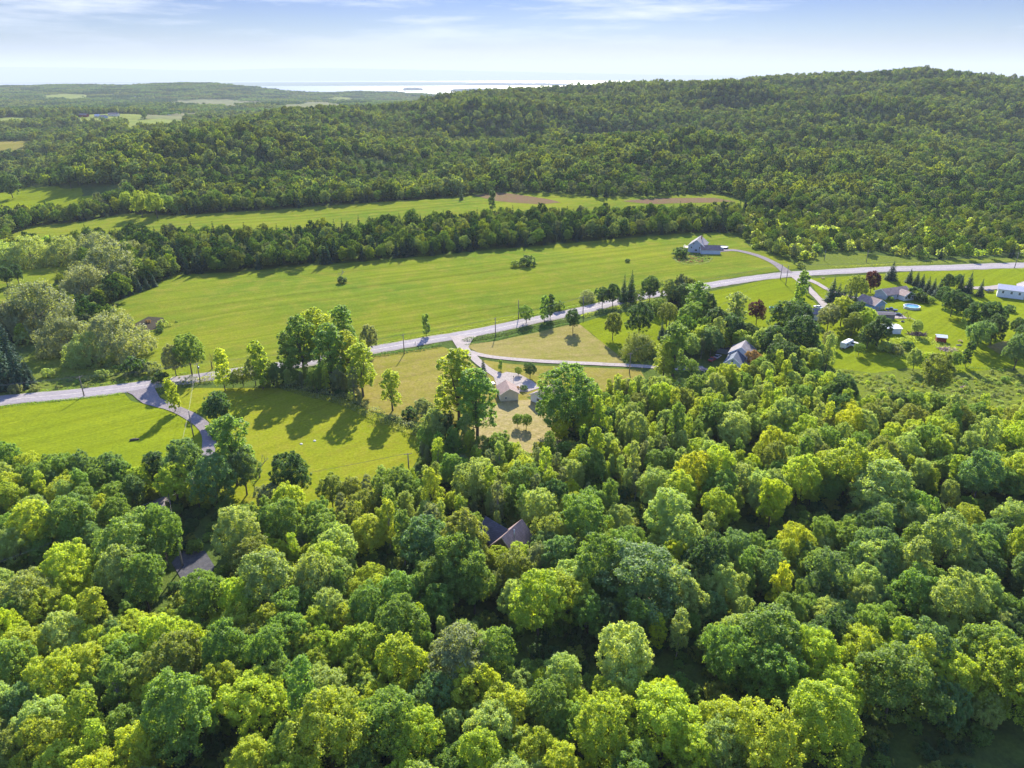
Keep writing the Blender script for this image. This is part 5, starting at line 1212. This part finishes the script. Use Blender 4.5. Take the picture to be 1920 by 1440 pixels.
# brown-roofed garage with blue end
e = gable('garage', 'brown-roofed garage whose gable end shows blue beside the ranch house', P(1631, 577), rad(26), 10.5, 8.0, 3.2, 2.4, S_bluedark, R_tan, .5, [('front', 0, 4.3, .7, .6)], [('front', -1.6, 2.6, 2.3, M_metal), ('front', 1.8, 2.6, 2.3, M_metal)], cat='garage', trim=M_white)
e = gable('lean_to', 'low open lean-to with a dark roof below the blue garage end', P(1656, 596), rad(86), 8.5, 4.6, 2.2, .5, plain('dark_grey_boards', (.16, .15, .17), .8, .2), R_dark, .3, doors=[('front', 0, 2.4, 1.9, M_metal)], cat='shed')  # lean-to walls in a dark grey board colour
e = gable('white_roofed_shed', 'pale shed with a bright white metal roof beside the dark wide tree', P(1669, 622), rad(88), 6.6, 6.2, 2.5, .55, S_white, R_white, .35, [('right', 1.5, 1.6, .8, .7)], [('right', -1.4, 1.8, 2.0, M_white)], cat='shed', trim=M_white)
e = gable('red_shed', 'small red shed with a white roof alone on the ranch lawn', P(1763, 640), rad(70), 3.8, 3.4, 2.3, .7, S_red, R_white, .25, [('right', -.9, 1.5, .5, .5)], [('right', .5, 1.1, 1.9, plain('dark_red_door', (.13, .02, .02), .7, .2))], cat='shed', trim=M_white)
# long white house at the right edge
p = P(1893, 556); e = gable('long_white_house', 'long white house with a pale metal roof cut by the right edge', p, rad(-122-90+90), 12, 7.6, 4.3, 1.7, S_white, R_lt, .4, [('right', -3.6, 2.9, .9, 1.3), ('right', 0.2, 2.9, .9, 1.3), ('right', 3.8, 2.9, .9, 1.3), ('back', -1.8, 2.9, .9, 1.3), ('back', 1.8, 2.9, .9, 1.3), ('front', 0, 2.9, .9, 1.3)], [('back', 0, 1.0, 2.0, M_white)], trim=M_white)
gable('', '', p, 0, 9, 7, 4.4, 2.2, S_white, R_grey, .4, [('front', 0, 2.9, .9, 1.3)], root=e, local=(-7.4, 6.2), lyaw=rad(90), trim=M_white)
# cream garage and its neighbour
p = P(952, 744); e = gable('cream_garage', 'cream garage with a brown gabled roof behind the big cottonwoods', p, rad(11), 7.4, 6.4, 2.9, 1.9, S_cream, R_brown, .5, [('front', -1.4, 1.3, .55, .75), ('right', 0, 1.6, .8, .8)], [('back', 0, 4.8, 2.2, M_white), ('left', -1.5, .95, 2.0, M_white)], cat='garage', trim=plain('cream_trim', (.62, .56, .44), .6, .3))
gable('white_bungalow', 'white bungalow with a brown roof mostly hidden by the spreading cottonwood', P(1024, 750), rad(-42), 9, 7, 2.8, 2.0, S_white, R_brown, .5, [('left', 0, 1.6, 1.1, 1.1), ('front', 0, 1.6, 1.2, 1.1), ('left', 3, 1.6, .9, 1.0)], [('left', -2.4, 1.0, 2.0, M_white)], trim=M_white)
# dark house in the wood
p = P(960, 1054); e = gable('gabled_wood_house', 'dark steep-roofed house with crossing gables deep in the near wood', p, rad(-33), 9.0, 8.4, 6.2, 4.6, S_dark, R_brown, .5, [('front', 0, 3.2, 1.0, 1.3), ('right', 0, 3.2, 1.0, 1.3)], [('right', 2.4, 1.0, 2.1, M_pole)], trim=plain('tan_trim', (.40, .32, .26), .7, .2))
gable('', '', p, 0, 8.0, 7.4, 6.0, 3.8, S_dark, R_dark, .4, [('front', 0, 3.0, 1.0, 1.2)], root=e, local=(-5.6, 1.0), lyaw=rad(78), trim=plain('tan_trim', (.4, .32, .26)))
e.scale = (.88, .88, .9)
b = MB(); b.tube([(1.6, -1.4, 9.0), (1.6, -1.4, 11.6)], .13, 8); b.lathe([(0, .35), (.24, .2), (.24, 0)], 8, (1.6, -1.4, 11.6)); b.build('flue', M_metal, e, True)
# farther buildings
far = [('barn', 95, 268, 12, 8, 'red barn with a white roof at the foot of the far woods', S_red, R_white, -10), ('far_house', 3, 336, 11, 8, 'pale house with a tan roof at the left edge above the upper pasture', S_white, R_tan, 30),
       ('far_house', 35, 334, 8, 6, 'smaller tan-roofed house beside the one at the left edge', S_cream, R_tan, 60),
       ('village_building', 158, 219.5, 20, 9, 'long red-roofed building at the left of the distant village', S_red, R_brown, 80), ('village_building', 184, 220, 13, 8, 'cream building second in the distant village', S_cream, R_lt, 75),
       ('village_building', 214, 218, 24, 9, 'longest pale building of the distant village', S_cream, R_tan, 85), ('village_building', 196, 222, 14, 9, 'small grey house in front of the longest pale village building', S_grey, R_grey, 60),
       ('village_building', 95, 224, 12, 8, 'little white house left of the distant village', S_white, R_white, 60), ('village_building', 14, 219, 12, 9, 'little white house by the left edge in the low woods', S_white, R_white, 75),
       ('village_building', 314, 217, 16, 9, 'white house on the pasture edge right of the distant village', S_white, R_white, 70), ('village_building', 253, 184.5, 16, 10, 'tiny white house on the far slope', S_white, R_white, 75),
       ('village_building', 614, 189, 16, 9, 'tiny white house near the lake shore', S_white, R_white, 80), ('village_building', 636, 195, 20, 10, 'low pale building near the lake shore', S_white, R_lt, 80)]
for nm, u, v, L_, W_, lab, wm, rm, yw in far:
    q = P(u, v); gable(nm, lab, q, rad(yw), L_, W_, 4.0 if L_ < 14 else 5.0, 2.6, wm, rm, .5, [('right', -L_/4, 2.2, 1.4, 1.2), ('right', L_/4, 2.2, 1.4, 1.2), ('left', 0, 2.2, 1.4, 1.2)], [('right', 0, 1.1, 2.1, M_pole)], cat='barn' if nm == 'barn' else 'house')

# ------------------------------------------------------------------ yard things
def pool(name, label, u, v, r, h, wallc, inner):
    p = P(u, v); e = empty(name, p); tag(e, label, 'swimming pool')
    b = MB(); b.lathe([(r, -.2), (r, h), (r+.14, h+.02), (r+.14, h+.08), (r-.14, h+.08), (r-.14, h), (r-.12, .1), (0, .1)], 36); b.build('pool_wall', wallc, e, True)
    b = MB(); b.lathe([(r-.13, h-.28), (.01, h-.28)], 36); b.build('water', inner, e)
    for k in range(12):
        a_ = 6.2832*k/12; b = MB(); b.box((r+.05, 0, h/2), (.14, .16, h), Matrix.Rotation(a_, 4, 'Z')); b.build('post', wallc, e)
    b = MB(); M_ = Matrix.Rotation(rad(190), 4, 'Z')
    for s_ in (-.3, .3):
        b.tube([M_ @ Vector((r+.9, s_, 0)), M_ @ Vector((r+.15, s_, h+.9)), M_ @ Vector((r-.3, s_, h+.9)), M_ @ Vector((r-.3, s_, .3))], .04, 6)
    for k in range(4): b.box((r+.75-.18*k, 0, .3+.3*k), (.22, .6, .05), M_)
    b.build('ladder', M_white, e)
    return e
M_poolwater = plain('pool_water', (.10, .27, .42), .08, .6, .06, .6); M_poolwhite = plain('pool_wall_white', (.72, .75, .78), .4, .4, .05); M_pooldark = plain('pool_wall_dark', (.06, .08, .10), .5, .3, .1); M_cover = plain('pool_cover', (.62, .74, .74), .5, .3, .08)
pool('round_pool', 'round white above-ground pool of blue water on the ranch lawn', 1709, 578, 3.7, 1.2, M_poolwhite, M_poolwater)
pool('round_pool', 'dark-sided round pool with a pale cover behind the grey farmhouse car', 1356.5, 465.5, 3.0, 1.2, M_pooldark, M_cover)
def car(name, label, u, v, yaw, paint, kind='car', s=1.0, p=None, bed=False):
    p = p or P(u, v); e = empty(name, p+Vector((0, 0, .25)), rad(yaw), s); tag(e, label, kind if kind != 'car' else 'car')
    if kind == 'pickup': bd = [(-2.7, .35), (2.7, .35), (2.75, .85), (2.6, 1.05), (1.3, 1.12), (-.45, 1.12), (-2.65, 1.12)]; cb = [(1.45, 1.1), (.75, 1.75), (-.35, 1.78), (-.6, 1.1)]
    elif kind == 'van': bd = [(-2.4, .35), (2.4, .35), (2.4, .8), (1.7, 1.1), (-2.4, 1.1)]; cb = [(1.6, 1.08), (.9, 1.85), (-2.2, 1.9), (-2.38, 1.08)]
    else: bd = [(-2.25, .35), (2.25, .35), (2.3, .75), (1.9, .92), (.9, 1.0), (-1.4, 1.02), (-2.2, .95), (-2.3, .7)]; cb = [(1.15, .98), (.35, 1.45), (-.9, 1.48), (-1.75, .99)]
    def ex(prof, hw, nm, mt, inset=0):
        b = MB(); n_ = len(prof); vs = [(x_, -hw+(inset if z_ > 1.2 else 0), z_) for x_, z_ in prof]+[(x_, hw-(inset if z_ > 1.2 else 0), z_) for x_, z_ in prof]
        b.add(vs, [tuple(range(n_-1, -1, -1)), tuple(range(n_, 2*n_))]+[(i, (i+1) % n_, (i+1) % n_+n_, i+n_) for i in range(n_)]); o = b.build(nm, mt, e)
        bv = o.modifiers.new('bevel', 'BEVEL'); bv.width = .07; bv.segments = 2; return o
    ex(bd, .9, 'body', paint); ex(cb, .80, 'windows', M_glass, .12)
    top = [q for q in cb if q[1] > 1.3]; b = MB(); x0, x1 = min(q[0] for q in top)-.04, max(q[0] for q in top)+.04; zt = max(q[1] for q in top); b.box(((x0+x1)/2, 0, zt+.01), (x1-x0, 1.36, .06)); b.build('car_roof', paint, e)
    for x_ in (-1.45, 1.45):
        for y_ in (-.86, .86):
            b = MB(); b.tube([(x_, y_-.11, .33), (x_, y_+.11, .33)], .34, 14); w_ = b.build('wheel', plain('tyre', (.025, .025, .028), .8, .2), e); b = MB(); b.tube([(x_, y_-.125, .33), (x_, y_+.125, .33)], .19, 10); b.build('rim', M_metal, w_)
    for y_ in (-.62, .62): b = MB(); b.box((bd[1][0]+.01, y_, .70), (.08, .34, .16)); b.build('headlight', M_white, e)
    for y_ in (-.66, .66): b = MB(); b.box((bd[0][0]-.0, y_, .78), (.08, .26, .16)); b.build('tail_light', plain('lamp_red', (.4, .02, .02), .3, .4), e)
    return e
P_black = plain('black_paint', (.03, .035, .05), .25, .5, .05); P_white = plain('white_car_paint', (.75, .75, .76), .3, .5, .03); P_blue = plain('navy_paint', (.04, .06, .12), .25, .5, .05); P_silver = plain('silver_paint', (.45, .46, .48), .3, .5, .05, 2, .3); P_red = plain('red_paint', (.30, .03, .03), .3, .5, .05)
car('parked_car', 'dark car parked beside the grey farmhouse pool', 1350, 469.5, -10, P_black)
car('pickup_truck', 'dark pickup parked below the blue garage end', 1671, 584, 150, P_blue, 'pickup')
car('parked_car', 'small dark car below the pickup, nearest the white-roofed shed', 1683, 592, 150, P_black, s=.8)
car('parked_car', 'white car beside the cottage', 1533, 579, 120, P_white); car('parked_car', 'silver car in front of the white one beside the cottage', 1537, 588, 110, P_silver)
car('parked_van', 'white van parked right of the camper on the grass', 1599, 650, 132, P_white, 'van')
car('parked_car', 'dark blue car beside the cream garage under the cottonwood', 917, 724, 15, P_blue)
car('parked_car', 'dark car on the strip beside the long white house', 1855, 548, 10, P_black)
car('parked_car', 'red car in the cluttered yard left of the white house', 1335, 677, 50, P_red); car('parked_car', 'pale car beside the red one left of the white house', 1345, 672, 50, P_silver)
# camper trailer
p = P(1586, 651); e = empty('camper', p, rad(132)); tag(e, 'long white camper trailer parked on the grass below the cottage', 'camper')
b = MB(); b.prism([(-1.2, .55), (1.2, .55), (1.25, 2.6), (1.1, 2.95), (-1.1, 2.95), (-1.25, 2.6)], -3.6, 3.6); o = b.build('body', P_white, e); o.modifiers.new('bevel', 'BEVEL').width = .08
for y_ in (-.5, .5):
    for x_ in (-1.2, 1.2): b = MB(); b.tube([(x_-.1, y_, .36), (x_+.1, y_, .36)], .36, 12); b.build('wheel', plain('tyre', (.02, .02, .02)), e)
for y_, w_ in ((-2.2, 1.0), (1.6, 1.4)):
    for x_ in (-1.27, 1.27): b = MB(); b.box((x_, y_, 1.9), (.05, w_, .6)); b.build('window', M_glass, e)
b = MB(); b.box((0, 4.3, .5), (.12, 1.5, .12)); b.box((0, 0, .5), (1.9, 6.4, .12)); b.build('chassis', M_metal, e); b = MB(); b.box((0, -.5, 3.05), (.7, .9, .22)); b.build('roof_vent', M_metal, e)
# grey trailer by the right house
p = P(1862, 547); 
# swing set
p = P(1694, 596); e = empty('swing_set', p, rad(35)); tag(e, 'wooden swing set on the lawn between the pool and the pickup', 'swing set'); Mw = plain('stained_wood', (.17, .11, .07), .8, .2, .2)
for x_ in (-2.4, 2.4):
    for y_ in (-1.3, 1.3): b = MB(); b.tube([(x_, y_, 0), (x_*.92, 0, 2.7)], .08, 6); b.build('leg', Mw, e)
b = MB(); b.tube([(-2.6, 0, 2.7), (2.6, 0, 2.7)], .09, 6); b.build('beam', Mw, e)
for x_ in (-1.2, .2): b = MB(); b.tube([(x_-.25, 0, 2.65), (x_-.25, 0, .5)], .025, 4); b.tube([(x_+.25, 0, 2.65), (x_+.25, 0, .5)], .025, 4); b.box((x_, 0, .5), (.6, .25, .05)); b.build('swing', Mw, e)
p = P(1704, 600); e = empty('slide', p, rad(-30)); tag(e, 'play slide on the lawn right of the swing set', 'slide')
b = MB(); b.box((0, 0, 1.0), (1.2, 1.2, .1)); b.build('platform', Mw, e)
for x_ in (-.55, .55):
    for y_ in (-.55, .55): b = MB(); b.tube([(x_, y_, 0), (x_, y_, 2.0)], .06, 5); b.build('post', Mw, e)
b = MB(); b.prism([(.6, 1.05), (3.4, .12), (3.4, .02), (.6, .95)], -.3, .3); b.build('chute', plain('faded_plastic', (.30, .26, .20), .5, .3), e)
p = P(1692, 604); e = empty('fire_pit', p); tag(e, 'small dark fire bowl on the lawn above the white-roofed shed', 'fire pit'); b = MB(); b.lathe([(.5, 0), (.8, .5), (.7, .55), (.3, .2), (0, .2)], 16); b.build('bowl', P_black, e, True)
b = MB(); b.tube([(0, 0, .2), (.1, 0, 1.2)], [.3, .05], 6); b.build('lid', P_black, e)
# picnic table, paddling pool, mailboxes, logs, piles
def picnic(u, v, yaw, lab):
    e = empty('picnic_table', P(u, v), rad(yaw)); tag(e, lab, 'picnic table'); b = MB(); b.box((0, 0, .75), (1.8, .8, .06)); b.build('tabletop', Mw, e)
    for y_ in (-.75, .75): b = MB(); b.box((0, y_, .45), (1.8, .28, .05)); b.build('bench', Mw, e)
    for x_ in (-.7, .7): b = MB(); b.tube([(x_, -.7, 0), (x_, -.2, .72)], .05, 4); b.tube([(x_, .7, 0), (x_, .2, .72)], .05, 4); b.build('leg', Mw, e)
picnic(1543, 523, 10, 'dark picnic table on the triangle of grass beside the ranch track'); picnic(1800, 641, 60, 'dark table on the lawn right of the red shed')
e = empty('paddling_pool', P(1447, 577)); tag(e, 'turquoise paddling pool on the cottage lawn', 'paddling pool'); b = MB(); b.lathe([(1.3, 0), (1.35, .35), (1.2, .35), (1.15, .08), (0, .08)], 24); b.build('rim', plain('turquoise_plastic', (.05, .45, .50), .4, .4, .05), e, True); b = MB(); b.lathe([(1.17, .2), (.01, .2)], 24); b.build('water', M_poolwater, e)
e = empty('towel', P(1455, 577), .4); tag(e, 'pale towel spread on the grass beside the paddling pool', 'towel'); b = MB(); b.box((0, 0, .05), (2.0, 1.0, .06)); b.build('cloth', plain('pale_cloth', (.45, .50, .55), .9, .1), e)
for u, v, lab in ((779, 645, 'mailbox on the near road edge left of the garage drive'), (237, 741, 'mailbox at the mouth of the curving drive'), (1507, 519, 'mailbox at the ranch track entrance')):
    e = empty('mailbox', P(u, v), 1.3); tag(e, lab, 'mailbox'); b = MB(); b.box((0, 0, .5), (.12, .12, 1.1)); b.build('post', M_pole, e); b = MB(); b.prism([(-.14, 1.02), (.14, 1.02), (.14, 1.2), (.08, 1.3), (-.08, 1.3), (-.14, 1.2)], -.3, .3); b.build('box', M_metal, e); b = MB(); b.box((.16, -.1, 1.3), (.02, .05, .22)); b.build('flag', P_red, e)
e = empty('log', P(252, 826), .3); tag(e, 'dark log lying alone on the west lawn', 'log'); b = MB(); b.tube([(-1.3, 0, .3), (0, .1, .38), (1.4, 0, .28)], [.36, .4, .3], 9); b.build('trunk', M_bark, e, True); b = MB(); b.tube([(.3, 0, .5), (.6, .5, 1.0)], [.12, .05], 6); b.build('stub', M_bark, e)
def pile(name, u, v, r, h, mat, lab, cat, n_=34, long=2.0):
    e = empty(name, P(u, v)); tag(e, lab, cat); rg_ = random.Random(len(lab)); b = MB()
    for k in range(n_):
        a_, q_ = rg_.random()*6.28, r*rg_.random()**.6; c_ = Vector((q_*math.cos(a_), q_*math.sin(a_)*.6, .15+h*(1-q_/r)*rg_.random())); d_ = Vector((rg_.uniform(-1, 1), rg_.uniform(-.6, .6), rg_.uniform(-.15, .25))).normalized()*long*rg_.uniform(.3, .6)
        b.tube([c_-d_, c_+d_], [.13, .09], 5)
    o = b.build('sticks', mat, e); o['kind'] = 'stuff'
pile('brush_pile', 1720, 627, 4.5, 1.2, plain('grey_twigs', (.12, .085, .09), .9, .1), 'dark heap of cut branches at the top of the brush bank', 'brush pile', 70, 3.0)
pile('wood_pile', 1776, 656, 4.0, 1.0, plain('pale_lumber', (.48, .33, .28), .8, .2), 'pale heap of old boards beside the brush bank', 'wood pile', 50, 3.2)
pile('brush_pile', 1808, 727, 1.6, .6, plain('pinkish_twigs', (.32, .22, .20), .9, .1), 'small pinkish heap in the overgrown meadow', 'brush pile', 30, 1.2)
pile('brush_pile', 1003, 496, 1.2, .5, M_bark, 'small dark heap right of the round bush in the hay field', 'brush pile', 20, 1.2)
pile('brush_pile', 1798, 648, 1.0, .4, M_palebark, 'small grey heap of sticks on the lawn right of the red shed', 'brush pile', 20, 1.0)
pile('garden_clutter', 1318, 694, 3.0, .8, plain('pinkish_stone', (.55, .40, .37), .8, .2), 'pinkish cluttered rockery left of the white house', 'rockery', 50, 1.0)
pile('garden_clutter', 1304, 618, 2.0, .7, plain('pinkish_stone', (.55, .40, .37)), 'pale clutter at the end of the green strip under the grove', 'rockery', 30, 1.0)
for u, v, lab in ((565, 833, 'pale stone on the middle lawn nearest the bare tree'), (590, 827, 'pale stone further right on the middle lawn')):
    e = empty('stone', P(u, v)); tag(e, lab, 'stone'); b = MB(); b.lathe([(.45, -.1), (.5, .12), (.3, .3), (0, .34)], 9); b.build('rock', M_concrete, e)
e = empty('lamp_post', P(963, 716)); tag(e, 'short dark post at the edge of the pale turnaround', 'post'); b = MB(); b.tube([(0, 0, 0), (0, 0, 2.0)], .08, 6); b.build('shaft', P_black, e); b = MB(); b.lathe([(0, 0), (.18, .05), (.2, .35), (0, .5)], 8, (0, 0, 2)); b.build('lantern', P_black, e)
